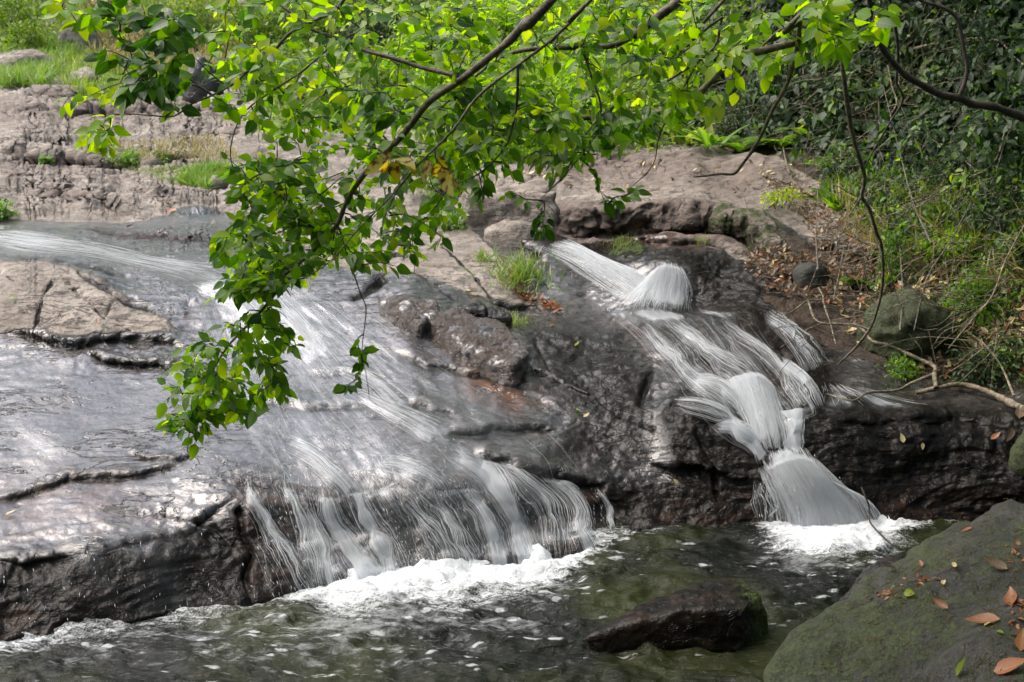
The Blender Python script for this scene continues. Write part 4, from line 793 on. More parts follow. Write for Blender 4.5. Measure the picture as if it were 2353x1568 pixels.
# tan block with a broken face under the big ledge
A = on([(1068, 440, .32), (1110, 432, .36), (1200, 436, .34), (1290, 448, .26), (1225, 462, .2), (1075, 462, .34)]); A += [drop(p, .55) for p in A]
hull_rock('tan_block', [A], 0.03, 'tan block with an upright broken face at the left end of the ledge', 'rock', 0.05, 2.5, dict(dry=1, brown=.2, moss=.2), strat=.6)
A = on([(1115, 530, .08), (1160, 512, .14), (1215, 512, .16), (1250, 528, .1), (1190, 540, .1), (1130, 545, .06)]); A += [drop(p, .3) for p in A]
hull_rock('pale_rock', [A], 0.022, 'pale cream rock wedged below the tan block', 'rock', 0.03, 3, dict(dry=1.0))
for (u, v, wd, ht, lab, at) in [(2085, 745, 110, .30, 'mossy green boulder on the leafy right bank', dict(dry=.3, moss=.95)), (1857, 632, 38, .2, 'brown mossy boulder among fallen leaves above the cascade', dict(dry=.5, moss=.35, soil=.3)),
                                (2030, 760, 60, .22, 'smaller mossy rock low on the right bank', dict(dry=.3, moss=.8, dark=.3)), (2368, 1035, 42, .26, 'bright mossy rock cut by the right edge of the picture', dict(dry=.3, moss=1.0))]:
    c = surf_pt(u, v + ht * 100, 0, True); rw = wd / F * c[1]; pts = []
    for k in range(40):
        th, ph = rng.random() * 6.28, math.acos(rng.uniform(-.5, 1)); pts.append(c + np.array([rw * math.sin(ph) * math.cos(th), rw * .8 * math.sin(ph) * math.sin(th), ht * math.cos(ph)]))
    hull_rock('bank_boulder', [pts], 0.025, lab, 'boulder', 0.09, 3, at, rnd=2, strat=.3)
# boulders far upstream
for (u, v, wd, ht, lab, at) in [(190, 105, 60, .9, 'reddish boulder on the far left hillside', dict(dry=1, soil=.25)), (60, 150, 90, .45, 'pale flat rock in the far left grass', dict(dry=1)), (190, 185, 50, .4, 'grey rock beside the far left grass patch', dict(dry=.9)),
                                (468, 218, 45, .8, 'dark wet boulder beside the little far fall', dict(dark=.6)), (530, 190, 30, .6, 'reddish rock right of the little far fall', dict(brown=1, dry=.3)), (730, 235, 60, .8, 'tan boulder seen through the leaves', dict(dry=1)),
                                (505, 425, 30, .2, 'tan stone beside the green grass patch', dict(dry=1))]:
    c = surf_pt(u, v + 8, 0, True); rw = wd / F * c[1]; pts = []
    for k in range(26):
        th, ph = rng.random() * 6.28, math.acos(rng.uniform(-.4, 1)); pts.append(c + np.array([rw * math.sin(ph) * math.cos(th), rw * .8 * math.sin(ph) * math.sin(th), ht * math.cos(ph)]))
    hull_rock('far_boulder', [pts], 0.08, lab, 'boulder', 0.12, 1.2, at, rnd=2, strat=.3)

# ------------------------------------------------------------------ the overhanging tree
def px_branch(pts, d0, d1):
    P = np.asarray(pts, float); s = np.concatenate([[0], np.cumsum(np.hypot(*np.diff(P, axis=0).T))]); s /= s[-1]
    return pt(P[:, 0], P[:, 1], d0 + (d1 - d0) * s)
TR = np.array([3.4, 5.2, 5.9])        # fork of the trunk, above the picture
def fork(p, *mid): return [np.array(TR)] + [np.array(m, float) for m in mid] + list(p)
tree = empty('overhanging_tree', (4.3, 5.8, 1.0), 'leafy tree whose long boughs reach over the cascade from the upper right', 'tree')
tb = Tubes(); tb.add([(4.5, 6.0, .2), (4.3, 5.9, 1.6), (4.15, 5.6, 3.2), (3.8, 5.4, 4.6), (3.4, 5.2, 5.9), (3.1, 5.2, 7.2), (2.9, 5.3, 8.4)], [.20, .17, .15, .13, .11, .08, .05], 10, 4, .03); tb.build('trunk', M['bark'], tree)
BR = {}
def bough(key, pts, d0, d1, r0, r1, ext=None, mat='bark', parent=None, name='branch'):
    p = px_branch(pts, d0, d1); 
    full = np.array((ext or []) + list(p)); n = len(full); ne = len(ext or [])
    rad = np.concatenate([np.linspace(r0 * 1.6, r0, ne, endpoint=False), np.linspace(r0, r1, n - ne)])
    t = Tubes(); c = t.add(full, rad, 8, 4, .045); o = t.build(name, M[mat], parent or tree); BR[key] = (c, o); return o
e1 = [TR, (2.2, 4.7, 5.2), (1.0, 4.2, 4.1)]
bough('b1', [(1268, 0), (1217, 44), (1169, 96), (1118, 137), (1067, 178), (1015, 212), (981, 239), (933, 301), (896, 342), (834, 404), (797, 462), (776, 514), (745, 550), (705, 590), (667, 626), (633, 674), (600, 715), (561, 756), (520, 800), (490, 850), (460, 900), (440, 960), (430, 1040)], 3.9, 4.3, .0145, .0015, e1)
bough('b2', [(1563, 0), (1510, 40), (1470, 65), (1426, 99), (1380, 108), (1337, 109), (1203, 116), (1135, 143), (1060, 205), (1000, 260)], 4.4, 4.3, .016, .003, [TR, (2.6, 4.9, 4.7)])
bough('b3', [(1929, 0), (1918, 20), (1884, 72), (1850, 90), (1760, 115), (1686, 133), (1648, 171), (1600, 219), (1549, 243), (1511, 260), (1426, 267), (1323, 274), (1255, 291), (1217, 308), (1160, 300), (1090, 290)], 4.9, 4.6, .018, .006, [TR, (2.9, 5.1, 4.3)])
bough('b9', [(560, -40), (626, 0), (670, 31), (705, 62), (752, 82), (805, 99), (827, 113), (913, 137), (964, 154), (1022, 168), (1063, 178)][::-1], 4.02, 4.3, .008, .004)
bough('b8', [(830, -60), (790, 0), (763, 27), (701, 58), (663, 79), (633, 113), (598, 144), (564, 168), (544, 188), (489, 219), (441, 239), (400, 267), (350, 266), (308, 263), (250, 262)], 4.2, 4.3, .007, .0016, [(1.0, 4.4, 4.2), (0.0, 4.3, 3.7)])
bough('b8b', [(489, 219), (462, 202), (410, 185), (359, 178), (291, 188), (239, 205), (205, 222)], 4.27, 4.25, .004, .0012)
bough('b4', [(1877, 0), (1840, 51), (1835, 90), (1829, 120), (1809, 192), (1775, 253), (1754, 301), (1727, 349), (1704, 380), (1686, 400), (1655, 400), (1624, 404), (1593, 407)], 4.7, 4.8, .011, .0035, [TR, (2.6, 5.0, 4.5)])
bough('b5', [(1925, -40), (1932, 68), (1935, 137), (1942, 205), (1956, 298), (1973, 359), (1987, 410), (1980, 451), (1997, 479), (2014, 535), (2026, 568), (2028, 654), (2007, 739), (1976, 787), (1950, 815), (1925, 838)], 5.2, 5.8, .012, .005, [TR])
bough('b5b', [(1980, 451), (1965, 475), (1949, 499)], 5.45, 5.45, .006, .002)
bough('b10', [(776, 514), (793, 570), (810, 620), (827, 671), (841, 708), (837, 756), (832, 808), (841, 859), (849, 917)], 4.15, 4.2, .003, .001)
bough('b11', [(1700, -40), (1660, 40), (1640, 110), (1560, 170), (1480, 215), (1400, 250), (1330, 330), (1300, 400), (1260, 440)], 4.5, 4.4, .006, .0018, [TR])
bough('b12', [(1390, -30), (1340, 20), (1270, 90), (1190, 150), (1100, 220), (1040, 300), (960, 380), (900, 450), (830, 520), (760, 600), (700, 640)], 3.85, 4.0, .006, .0015, [TR, (1.6, 4.4, 4.4)])
bough('b13', [(1190, 150), (1188, 230), (1180, 280), (1160, 340), (1100, 400), (1040, 430), (980, 500)], 4.0, 4.2, .005, .0015)
bough('b14', [(1337, 109), (1360, 180), (1380, 240), (1375, 300), (1340, 350), (1300, 400), (1240, 460)], 4.4, 4.4, .005, .0012)
bough('b15', [(1640, 110), (1600, 150), (1520, 300), (1500, 380), (1440, 440)], 4.5, 4.7, .004, .0012)
bough('b16', [(776, 92), (700, 160), (640, 200), (560, 260), (530, 340), (540, 400), (570, 470)], 4.25, 4.5, .004, .0014)
bough('b17', [(1884, 72), (1810, 60), (1740, 120), (1690, 190), (1640, 250), (1560, 300)], 4.8, 4.9, .006, .0016)
REG = [([(530, 400), (760, 430), (790, 560), (700, 640), (600, 690), (500, 660), (485, 580), (540, 500)], 620, (4.0, 4.6), (.030, .066), (.45, .38, .07, .10, .0)),
 ([(1050, 180), (1450, 260), (1400, 360), (1200, 400), (1000, 440), (900, 400)], 500, (4.0, 5.0), (.030, .066), (.45, .3, .05, .2, .0)),
  # polygon, leaves, depth range, leaf size, material weights (green, bright, yellow, dark, autumn)
 ([(520, 330), (700, 220), (900, 170), (1100, 170), (1250, 250), (1500, 270), (1450, 330), (1280, 400), (1080, 420), (1050, 480), (1000, 590), (900, 620), (780, 600), (640, 690), (510, 660), (490, 580), (540, 520), (520, 400)], 2200, (3.9, 5.2), (.030, .068), (.48, .30, .06, .16, .0)),
 ([(470, 0), (1650, 0), (1600, 160), (1500, 230), (1200, 300), (900, 300), (600, 300), (500, 250), (450, 100)], 2900, (4.0, 5.6), (.028, .068), (.38, .40, .12, .10, .0)),
 ([(240, 0), (400, 0), (430, 150), (400, 230), (350, 290), (290, 250), (230, 150), (200, 60)], 330, (4.0, 4.5), (.05, .08), (.35, .05, .0, .6, .0)),
 ([(120, 270), (170, 210), (270, 200), (300, 260), (270, 330), (210, 350), (150, 320)], 95, (4.2, 4.6), (.045, .07), (.05, .35, .6, .0, .0)),
 ([(80, 0), (300, -20), (260, 60), (180, 60)], 60, (4.2, 4.6), (.05, .08), (.1, .6, .3, 0, 0)),
 ([(400, 820), (500, 750), (600, 715), (670, 760), (700, 850), (640, 930), (560, 960), (470, 980), (450, 1050), (400, 1020), (370, 960), (380, 890)], 640, (4.1, 4.5), (.035, .065), (.45, .42, .08, .05, .0)),
 ([(355, 1010), (400, 900), (450, 930), (470, 1000), (430, 1070)], 40, (4.2, 4.4), (.045, .07), (.6, .3, 0, .1, 0)),
 ([(500, 640), (640, 600), (650, 680), (540, 690), (440, 680)], 110, (4.1, 4.4), (.04, .07), (.6, .3, .02, .08, 0)),
 ([(755, 780), (840, 760), (905, 850), (870, 905), (770, 880)], 34, (4.1, 4.3), (.035, .055), (.7, .25, .0, .05, 0)),
 ([(1190, 470), (1290, 440), (1290, 500), (1240, 570), (1200, 540)], 24, (4.3, 4.6), (.04, .06), (.4, .0, .0, .6, 0)),
 ([(1330, 390), (1470, 410), (1500, 480), (1470, 530), (1430, 500), (1360, 440)], 34, (4.3, 4.7), (.045, .065), (.65, .15, .0, .2, 0)),
 ([(1080, 420), (1200, 380), (1280, 400), (1180, 450), (1100, 470)], 24, (4.0, 4.4), (.04, .06), (.6, .3, .1, .0, 0)),
 ([(1450, 60), (1900, 0), (1900, 110), (1760, 180), (1640, 260), (1480, 260)], 420, (4.4, 5.2), (.05, .075), (.15, .6, .22, .03, .0)),
 ([(1820, 0), (2060, -10), (2040, 70), (1960, 110), (1850, 130)], 130, (4.4, 4.9), (.055, .085), (.25, .75, .0, .0, 0)),
 ([(1400, 250), (1560, 250), (1520, 330), (1420, 350), (1300, 380)], 130, (4.4, 4.8), (.05, .07), (.5, .2, .0, .3, 0)),
 ([(820, 330), (1060, 330), (1040, 440), (880, 440)], 16, (3.8, 4.0), (.07, .10), (.0, .0, .1, .0, .9)),
 ([(600, -40), (1900, -60), (1900, -10), (600, 0)], 120, (4.0, 5.4), (.05, .08), (.3, .6, .1, 0, 0)),
]
net = np.concatenate([c for c, _ in BR.values()]); netk = np.concatenate([[k] * len(c) for k, (c, _) in BR.items()])
keep = np.ones(len(net), bool); nu_, nv_ = project(net); keep &= (nv_ > -120); net = net[keep]; netk = netk[keep]
TW = {k: Tubes() for k in BR}; LV = {k: [] for k in BR}
UPV = np.array([0, 0, 1.0])
def spray(start, end, key, nl, size, wts):
    L = np.linalg.norm(end - start); side = norm(rng.normal(size=3)); k = max(4, int(L / 0.06))
    t = np.linspace(0, 1, k)[:, None]; mid = (start + end) / 2 + UPV * L * 0.14 + side * L * 0.1
    C = (1 - t) ** 2 * start + 2 * t * (1 - t) * mid + t * t * end; C[1:] += rng.normal(size=(k - 1, 3)) * 0.006
    TW[key].add(C, np.linspace(.0028, .0009, k), 4, 2)
    s0 = 0.15 if L < .25 else 0.4
    for i in range(nl):
        u = s0 + (1 - s0) * (i + rng.random() * .5) / nl; j = min(int(u * (k - 1)), k - 2); f = u * (k - 1) - j
        p = C[j] * (1 - f) + C[j + 1] * f; T = norm(C[j + 1] - C[j]); sd_ = norm(np.cross(T, UPV) + 1e-6) * (1 if i % 2 else -1)
        d = norm(T * 0.7 + sd_ * 0.8 - UPV * rng.uniform(.05, .8) + rng.normal(size=3) * .28)
        if i == nl - 1: d = norm(T + rng.normal(size=3) * .2 - UPV * .3)
        nn = norm(UPV * 0.55 + np.array([0, -1.0, .1]) * rng.uniform(0, .9) + rng.normal(size=3) * .45)
        LV[key].append((p + d * .012, d, nn, rng.uniform(*size) * (1.0 if rng.random() < .8 else .6), rng.choice(5, p=wts)))
for poly, n, (d0, d1), size, wts in REG:
    nl = 7; T_ = rand_in(poly, max(2, n // nl)); Dp_ = rng.uniform(d0, d1, len(T_)); E = pt(T_[:, 0], T_[:, 1], Dp_)
    order = np.argsort([np.min(np.linalg.norm(net - e, axis=1)) for e in E]); wts = np.array(wts) / sum(wts)
    for i in order:
        e = E[i]; dd = np.linalg.norm(net - e, axis=1) + 0.35 * np.clip(e[2] - net[:, 2], 0, 1) + .3 * np.clip(e[0] - net[:, 0], 0, 1); dd[dd < .08] = 9; j = int(np.argmin(dd)); s = net[j]; key = netk[j]
        L = np.linalg.norm(e - s)
        if L > .75: e = s + (e - s) * .75 / L * rng.uniform(.8, 1.2) if L > 1.3 else e
        spray(s, e, key, nl, size, wts); net = np.vstack([net, (s + e) / 2 + UPV * .05 * L, e]); netk = np.append(netk, [key, key])
for k, (c, o) in BR.items():
    if LV[k]:
        a = LV[k]; leaves_mesh('foliage', np.array([x[0] for x in a]), np.array([x[1] for x in a]), np.array([x[2] for x in a]), np.array([x[3] for x in a]), None, o,
                               mats=[M['leaf'], M['leaf_bright'], M['leaf_yellow'], M['leaf_dark'], M['leaf_autumn']], mi=np.array([x[4] for x in a]), twigs=TW[k])
print('tree leaves', sum(len(v) for v in LV.values()))
# crown above the picture
n = 2600; c_ = np.array([3.2, 5.6, 7.6]); q = rng.normal(size=(n, 3)); q = norm(q) * rng.random((n, 1)) ** .4 * [2.6, 2.4, 1.6] + c_; q = q[q[:, 2] > 5.0]
leaves_mesh('crown', q, rng.normal(size=q.shape), rng.normal(size=q.shape) + [0, 0, 1], .15, M['leaf'], tree, tmpl=LEAF_SMALL)

# dark tree on the right with the arching limb
t2 = empty('dark_limbed_tree', (5.2, 7.2, 1.2), 'dark tree whose bare arching limb crosses the upper right corner', 'tree')
def limb2(pts, d0, d1, r0, r1, ext=None, end=None):
    p = list(px_branch(pts, d0, d1)); full = np.array((ext or []) + p + (end or [])); t = Tubes(); t.add(full, np.linspace(r0, r1, len(full)), 8, 4, .05); return t.build('limb', M['bark_dark'], t2)
tb = Tubes(); tb.add([(5.4, 7.3, .6), (5.2, 7.2, 2.2), (5.3, 7.0, 4.2), (5.1, 7.0, 6.2)], [.16, .14, .12, .08], 9, 4, .04); tb.build('trunk', M['bark_dark'], t2)
limb2([(1993, -40), (2004, 51), (2021, 99), (2045, 137), (2082, 174), (2123, 198), (2164, 219), (2205, 226), (2233, 239), (2284, 246), (2353, 270), (2450, 300)], 5.6, 6.2, .013, .024, end=[(4.3, 6.7, 2.5), (5.2, 7.2, 2.1)])
limb2([(2080, -40), (2113, 0), (2164, 17), (2199, 44), (2216, 120), (2223, 154), (2216, 191), (2202, 226)], 5.9, 5.95, .007, .012)
limb2([(2045, 0), (2060, 80), (2064, 140), (2060, 190), (2075, 230), (2040, 290), (2000, 360), (1975, 420)], 6.0, 6.6, .008, .003)
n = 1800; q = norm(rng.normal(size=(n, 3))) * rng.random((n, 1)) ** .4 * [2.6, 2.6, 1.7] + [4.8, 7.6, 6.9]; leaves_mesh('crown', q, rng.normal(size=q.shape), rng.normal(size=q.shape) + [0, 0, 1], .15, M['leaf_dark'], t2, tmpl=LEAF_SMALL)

# unseen tree canopy, added and gapped to shade the bank, boulder, rocks and pool
W = []
for (cx, cy, cz, rx, ry, rz, n, *gp) in [(4.5, 10.5, 7.2, 3.0, 2.6, 1.6, 2600), (6.5, 14, 8.6, 3.4, 3.2, 2.2, 3000), (8.5, 10, 7, 2.8, 3.2, 3.0, 2500), (5.5, 19, 9.5, 3.6, 3.2, 2.6, 2600), (3.6, 2.2, 5.6, 2.6, 2.4, 1.4, 2400), (6.0, 4.5, 5.0, 2.2, 3.0, 2.6, 2200), (1.0, -3.0, 6.5, 5, 3, 2.5, 2500), (-6, -3.5, 6.0, 4, 3, 3, 1500), (11, 24, 11, 5, 5, 5, 2400), (8, -2, 5, 3, 4, 4, 1800), (3.4, 6.6, 5.4, 1.6, 2.2, .8, 1500), (4.2, 9.0, 5.8, 2.2, 2.4, .9, 2200), (3.2, 12.5, 6.6, 2.0, 2.4, 1.1, 1900), (5.0, 16, 7.2, 3.0, 3, 1.6, 2200), (2.0, 2.4, 4.9, 1.6, 1.8, .7, 1200), (4.5, 2.5, 4.0, 1.8, 2.6, 1.6, 1500), (2.5, 22, 9.5, 4.5, 4, 4.0, 3000), (7, 20, 11, 4, 4, 6, 3000), (1.5, 30, 13, 5, 4, 6, 2600), (-5, 34, 11, 5, 4, 4, 2200), (-13, 36, 11, 6, 4, 4, 2200), (13, 14, 8, 4, 5, 6, 2500), (-3, -1, 6.8, 5, 2.6, 1.3, 2200, .0), (3.2, 0.2, 6.2, 4.0, 2.6, 1.3, 3600, -.1), (-6.5, 3.5, 6.5, 3, 2.5, 1.5, 2200), (-7, -4, 4, 4, 4, 4, 2500), (2, -7, 4, 6, 3, 4, 3000), (0.5, 9.5, 8.6, 3.0, 2.4, 1.2, 2600, .05), (1.5, 15, 12, 4.5, 4, 2.5, 3600, .1), (4, 9, 8, 2.4, 2.4, 1.2, 2000, 0), (-26, 50, 14, 9, 5, 10, 2600), (-12, 54, 15, 9, 5, 11, 2600), (0, 50, 14, 8, 5, 11, 2600), (10, 44, 14, 8, 5, 11, 2600)]:
    gap = gp[0] if gp else -.25; q = norm(rng.normal(size=(n, 3))) * rng.random((n, 1)) ** .35 * [rx, ry, rz] + [cx, cy, cz]; q = q[fbm(q * .8, 2) > gap]; W.append(q)
W = np.concatenate(W); u_, v_ = project(W); W = W[(v_ < -60) | (W[:, 1] < 1) | (u_ > 2600) | (u_ < -200)]
o = leaves_mesh('shade_woods', W, rng.normal(size=W.shape), rng.normal(size=W.shape) + [0, 0, 1.2], rng.uniform(.16, .3, len(W)) * np.clip(W[:, 1] / 14, 1, 3.6) * np.where(W[:, 1] < 3.2, 1.9, 1), M['leaf_dark'], tmpl=LEAF_SMALL); set_props(o, 'unseen tree canopy added round the stream to block sky light', 'shade_woods', None, 'stuff')
# ------------------------------------------------------------------ shrubs behind the falls
def shrub(u, v, wpx, hpx, n, lsize, mat, label, tmpl=LEAF_SMALL, dd=0.0, name='shrub', cat='shrub', clump=1.0, wts=None, hang=0.0, group=None, stem=True):
    """a bush seen with its middle at u,v: stems from the ground, leaves in tufts on twig ends"""
    base = surf_pt(u, v + hpx * .45, 0, True); Dd = base[1] - dd; c = pt(u, v, Dd); rx = wpx / 2 / F * Dd; rz = hpx / 2 / F * Dd; ry = min(rx, 1.2 * rz) * .8 + .1
    root = empty(name, tuple(base), label, cat, group); tb = Tubes(); nt_ = max(8, int(n / 16)); tips = []
    for k in range(nt_):
        a = norm(rng.normal(size=3)) * rng.random() ** .45; tip = c + a * [rx, ry, rz] * (1 + .25 * rng.normal() * clump); tips.append(tip)
    if stem:
        for tip in tips[:max(5, nt_ // 3)]:
            m = (np.array(base) * .5 + tip * .5) + rng.normal(size=3) * rx * .12; tb.add([base + rng.normal(size=3) * [rx * .2, rx * .2, 0], m, tip], [.004 + rx * .012, .003 + rx * .006, .002], 4, 3)
        tb.build('stems', M['bark_dark'], root)
    tips = np.array(tips); idx = rng.integers(0, nt_, n); P = tips[idx] + rng.normal(size=(n, 3)) * np.array([rx, ry, rz]) * .16 * clump
    out = norm(P - c); Yd = norm(out * .7 + rng.normal(size=(n, 3)) * .6 - np.array([0, 0, .25 + hang])); Nn = norm(np.array([0, -.35, .9]) + rng.normal(size=(n, 3)) * .5)
    var = np.clip(rng.random(nt_)[idx] * .6 + rng.random(n) * .5, 0, 1)
    leaves_mesh('foliage', P, Yd, Nn, lsize * rng.uniform(.6, 1.25, n), M[mat], root, var=var, tmpl=tmpl)
    return root
S = [ # u, v, w, h, n, leaf, mat, label
 (30, 40, 130, 120, 1500, .13, 'shrub', 'green shrub at the top left corner'), (60, 90, 110, 90, 900, .13, 'shrub', 'yellowish shrub below the top left corner'), (240, 20, 130, 60, 700, .16, 'drygrass', 'brown withered bush on the far hillside'),
 (330, 110, 160, 90, 1100, .11, 'drygrass', 'straw-coloured bush behind the dark hanging leaves'), (430, 60, 200, 130, 1600, .13, 'shrub', 'pale shrub behind the left boughs'), (600, 60, 190, 150, 1800, .13, 'shrub', 'loose green shrub between the left boughs'),
 (620, 170, 170, 110, 1200, .11, 'shrub', 'low shrub above the tan rocks, left of centre'), (760, 60, 150, 130, 1500, .12, 'shrub', 'shrub left of the dark ivy mound'), (850, 60, 150, 150, 2200, .09, 'ivy', 'dark ivy-covered mound at the top, left of centre'),
 (850, 180, 180, 120, 1500, .11, 'shrub', 'shrub under the dark ivy mound'), (1000, 90, 190, 170, 2400, .11, 'leaf_bright', 'bright lime shrub behind the thick bough'), (1020, 230, 220, 150, 2400, .09, 'leaf_bright', 'lime shrub under the thick bough'),
 (1170, 60, 200, 150, 2200, .10, 'leaf_bright', 'tall lime shrub top centre'), (1200, 190, 220, 160, 2400, .085, 'leaf_bright', 'dense lime shrub in the centre'), (1160, 320, 210, 110, 2000, .065, 'leaf_bright', 'lime shrub just left of the big rock ledge'),
 (1390, 60, 200, 160, 2200, .095, 'leaf_bright', 'lime shrub right of top centre'), (1370, 200, 210, 150, 2300, .08, 'leaf_bright', 'green shrub above the big rock ledge'), (1330, 315, 180, 90, 1700, .055, 'shrub', 'low green shrub touching the top of the ledge'),
 (1560, 90, 200, 170, 2000, .09, 'shrub', 'shrub between the centre and the dark bank'), (1540, 220, 180, 130, 1700, .07, 'shrub', 'shrub at the edge of the dark bank'), (1020, 400, 130, 110, 1300, .055, 'shrub', 'low shrub below the boughs left of the tan block'),
 (1040, 500, 110, 60, 800, .04, 'grass', 'small leafy clump at the foot of the tan block'), (1680, 80, 150, 150, 1500, .07, 'shrub', 'yellow-green shrub left of the bare hanging branch'),
 (290, 360, 75, 42, 700, .05, 'grass', 'little fern-green bush on the tan ledge'), (375, 363, 36, 26, 300, .05, 'grass', 'round moss-green tuft right of the little bush'), (110, 366, 40, 18, 200, .05, 'grass', 'tiny clump on the ledge far left'),
 (10, 485, 60, 40, 400, .05, 'grass', 'green clump cut by the left edge below the tan rock'),
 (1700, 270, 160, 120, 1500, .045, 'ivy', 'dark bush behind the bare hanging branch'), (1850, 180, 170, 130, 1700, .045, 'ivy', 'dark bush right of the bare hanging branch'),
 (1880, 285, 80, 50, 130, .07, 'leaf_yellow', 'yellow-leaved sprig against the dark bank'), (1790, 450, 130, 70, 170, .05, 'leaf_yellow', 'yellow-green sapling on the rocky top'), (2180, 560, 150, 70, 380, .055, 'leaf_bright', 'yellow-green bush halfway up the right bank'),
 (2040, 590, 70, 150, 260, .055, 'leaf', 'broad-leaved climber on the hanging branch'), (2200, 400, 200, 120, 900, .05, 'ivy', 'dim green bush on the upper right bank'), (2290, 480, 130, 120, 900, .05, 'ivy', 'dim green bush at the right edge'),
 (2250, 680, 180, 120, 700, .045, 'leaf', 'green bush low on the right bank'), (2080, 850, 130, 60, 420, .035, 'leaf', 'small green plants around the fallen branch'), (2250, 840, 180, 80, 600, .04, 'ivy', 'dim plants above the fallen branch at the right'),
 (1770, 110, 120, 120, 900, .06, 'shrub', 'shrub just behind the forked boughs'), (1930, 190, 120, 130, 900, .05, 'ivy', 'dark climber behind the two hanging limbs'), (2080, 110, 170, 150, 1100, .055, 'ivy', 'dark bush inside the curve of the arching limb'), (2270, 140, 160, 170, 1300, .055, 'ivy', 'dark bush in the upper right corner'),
]
for a in S: shrub(*a)

# strap-leaved and ferny plants at the top of the ledge
def fern(u, v, n, L, label, mat='grass', straplike=False):
    base = surf_pt(u, v, 0, True); root = empty('strap_plant' if straplike else 'fern', tuple(base), label, 'plant' if straplike else 'fern')
    P = []; Y = []; N_ = []; Sz = []; tb = Tubes()
    for k in range(n):
        az = rng.uniform(0, 6.28); out = np.array([math.cos(az), math.sin(az) * .7 - .25, 0]); up = rng.uniform(.5, 1.1); l = L * rng.uniform(.7, 1.15)
        if straplike: P.append(base + rng.normal(size=3) * .03); Y.append(norm(out * .9 + UPV * up)); N_.append(norm(UPV - out * .3)); Sz.append(l); continue
        t = np.linspace(0, 1, 12)[:, None]; C = base + out * l * t + UPV * l * up * (t - .8 * t * t); tb.add(C, np.linspace(.003, .001, 12), 4, 1)
        for i in range(1, 12):
            T = norm(C[i] - C[i - 1]); sd_ = norm(np.cross(T, UPV)); w_ = l * .26 * math.sin(math.pi * (i / 12) ** .8) + .008
            for s in (-1, 1): 
                for h in (0, .5): P.append(C[i - 1] + (C[i] - C[i - 1]) * h); Y.append(norm(sd_ * s + T * .35)); N_.append(norm(np.cross(T, sd_))); Sz.append(w_)
    if tb.n: tb.build('stalks', M['bark_dark'], root)
    leaves_mesh('fronds', np.array(P), np.array(Y), np.array(N_), np.array(Sz), M[mat], root, tmpl=leaf_template(.13, seg=5, fold=.3, droop=.5) if straplike else leaf_template(.32, seg=3, fold=.1, droop=.1))
for a in [(1570, 335, 14, .75, 'clump of long pale strap leaves above the ledge', 'shrub', True), (1640, 345, 12, .6, 'darker strap-leaved clump right of the pale one', 'grass', True), (1700, 350, 10, .5, 'fern at the back of the ledge, between the bare branch and the strap leaves'),
          (1790, 345, 11, .5, 'fern beside the thin hanging limb'), (1870, 330, 10, .5, 'fern growing in front of the dark bank hollow'), (1900, 390, 8, .35, 'small fern at the top edge of the leaf litter'), (1500, 340, 9, .5, 'fern left of the strap leaves'),
          (1995, 660, 7, .25, 'small fern by the mossy green boulder', 'leaf'), (2150, 800, 8, .25, 'fern low on the bank above the fallen branch', 'leaf')]: fern(*a)

# grass
def blades(name, U, V, L, mat, parent=None, dz=0.0, tmpl=BLADE, lean=.45, off=0.0):
    P = surf_pt(U, V, off, False); n = len(P); Yd = norm(np.array([0, 0, 1.0]) + rng.normal(size=(n, 3)) * lean); Nn = norm(rng.normal(size=(n, 3)) + [0, -.6, .2])
    return leaves_mesh(name, P, Yd, Nn, L * rng.uniform(.5, 1.3, n), M[mat], parent, tmpl=tmpl)
def tuft(u, v, wpx, n, L, label, mat='grass', mat2='drygrass', hpx=None):
    base = surf_pt(u, v); root = empty('grass_tuft', tuple(base), label, 'grass tuft'); hp = hpx or wpx * .4
    U = u + rng.normal(size=n) * wpx * .28; V = v + rng.normal(size=n) * hp * .3; k = int(n * .7)
    blades('leaves', U[:k], V[:k], L, mat, root); blades('dry_blades', U[k:], V[k:], L * .9, mat2, root)  # both parts are grass blades
for a in [(1195, 640, 110, 420, .15, 'ragged tuft of grass on the ledge left of the white chute', 'grass', 'drygrass', 60), (1108, 600, 34, 90, .12, 'small pale tuft of grass on the tan slab'), (1180, 745, 50, 130, .09, 'green tuft on top of the fractured block'),
          (1105, 810, 34, 90, .09, 'green tuft on the face of the fractured block'), (1010, 782, 14, 30, .07, 'tiny sprout at the left side of the fractured block'), (1420, 560, 60, 160, .06, 'bright mossy tuft under the ledge'), (700, 640, 60, 50, .07, 'thin tuft at the right of the slide notch'),
          (1610, 560, 30, 40, .08, 'sparse tuft on the black rock above the hump')]: tuft(*a)
def patch(poly, n, L, mat, name, label, **k):
    q = rand_in(poly, n); o = blades(name, q[:, 0], q[:, 1], L, mat, **k); return set_props(o, label, 'grass', None, 'stuff')
patch([(20, 90), (140, 85), (200, 110), (150, 150), (110, 200), (0, 205), (-60, 160)], 9000, .30, 'grass', 'grass', 'bright green grass on the far left flat')
patch([(410, 425), (430, 405), (480, 390), (540, 395), (545, 425), (480, 437)], 3000, .15, 'grass', 'grass', 'bright green grass patch behind the tan rock')
patch([(120, 130), (350, 120), (560, 180), (520, 210), (200, 240), (140, 200)], 4500, .32, 'shrub', 'grass', 'rough yellow-green grass on the far slope')
patch([(180, 80), (560, 40), (560, 190), (250, 180)], 3500, .45, 'drygrass', 'grass', 'dry straw grass on the far slope')
patch([(240, 340), (500, 320), (560, 370), (400, 380), (300, 370)], 1200, .14, 'drygrass', 'grass', 'thin dry grass along the tan ledge')
patch([(280, 390), (520, 385), (540, 410), (400, 425)], 900, .08, 'shrub', 'grass', 'sparse short grass on the weathered shelf')
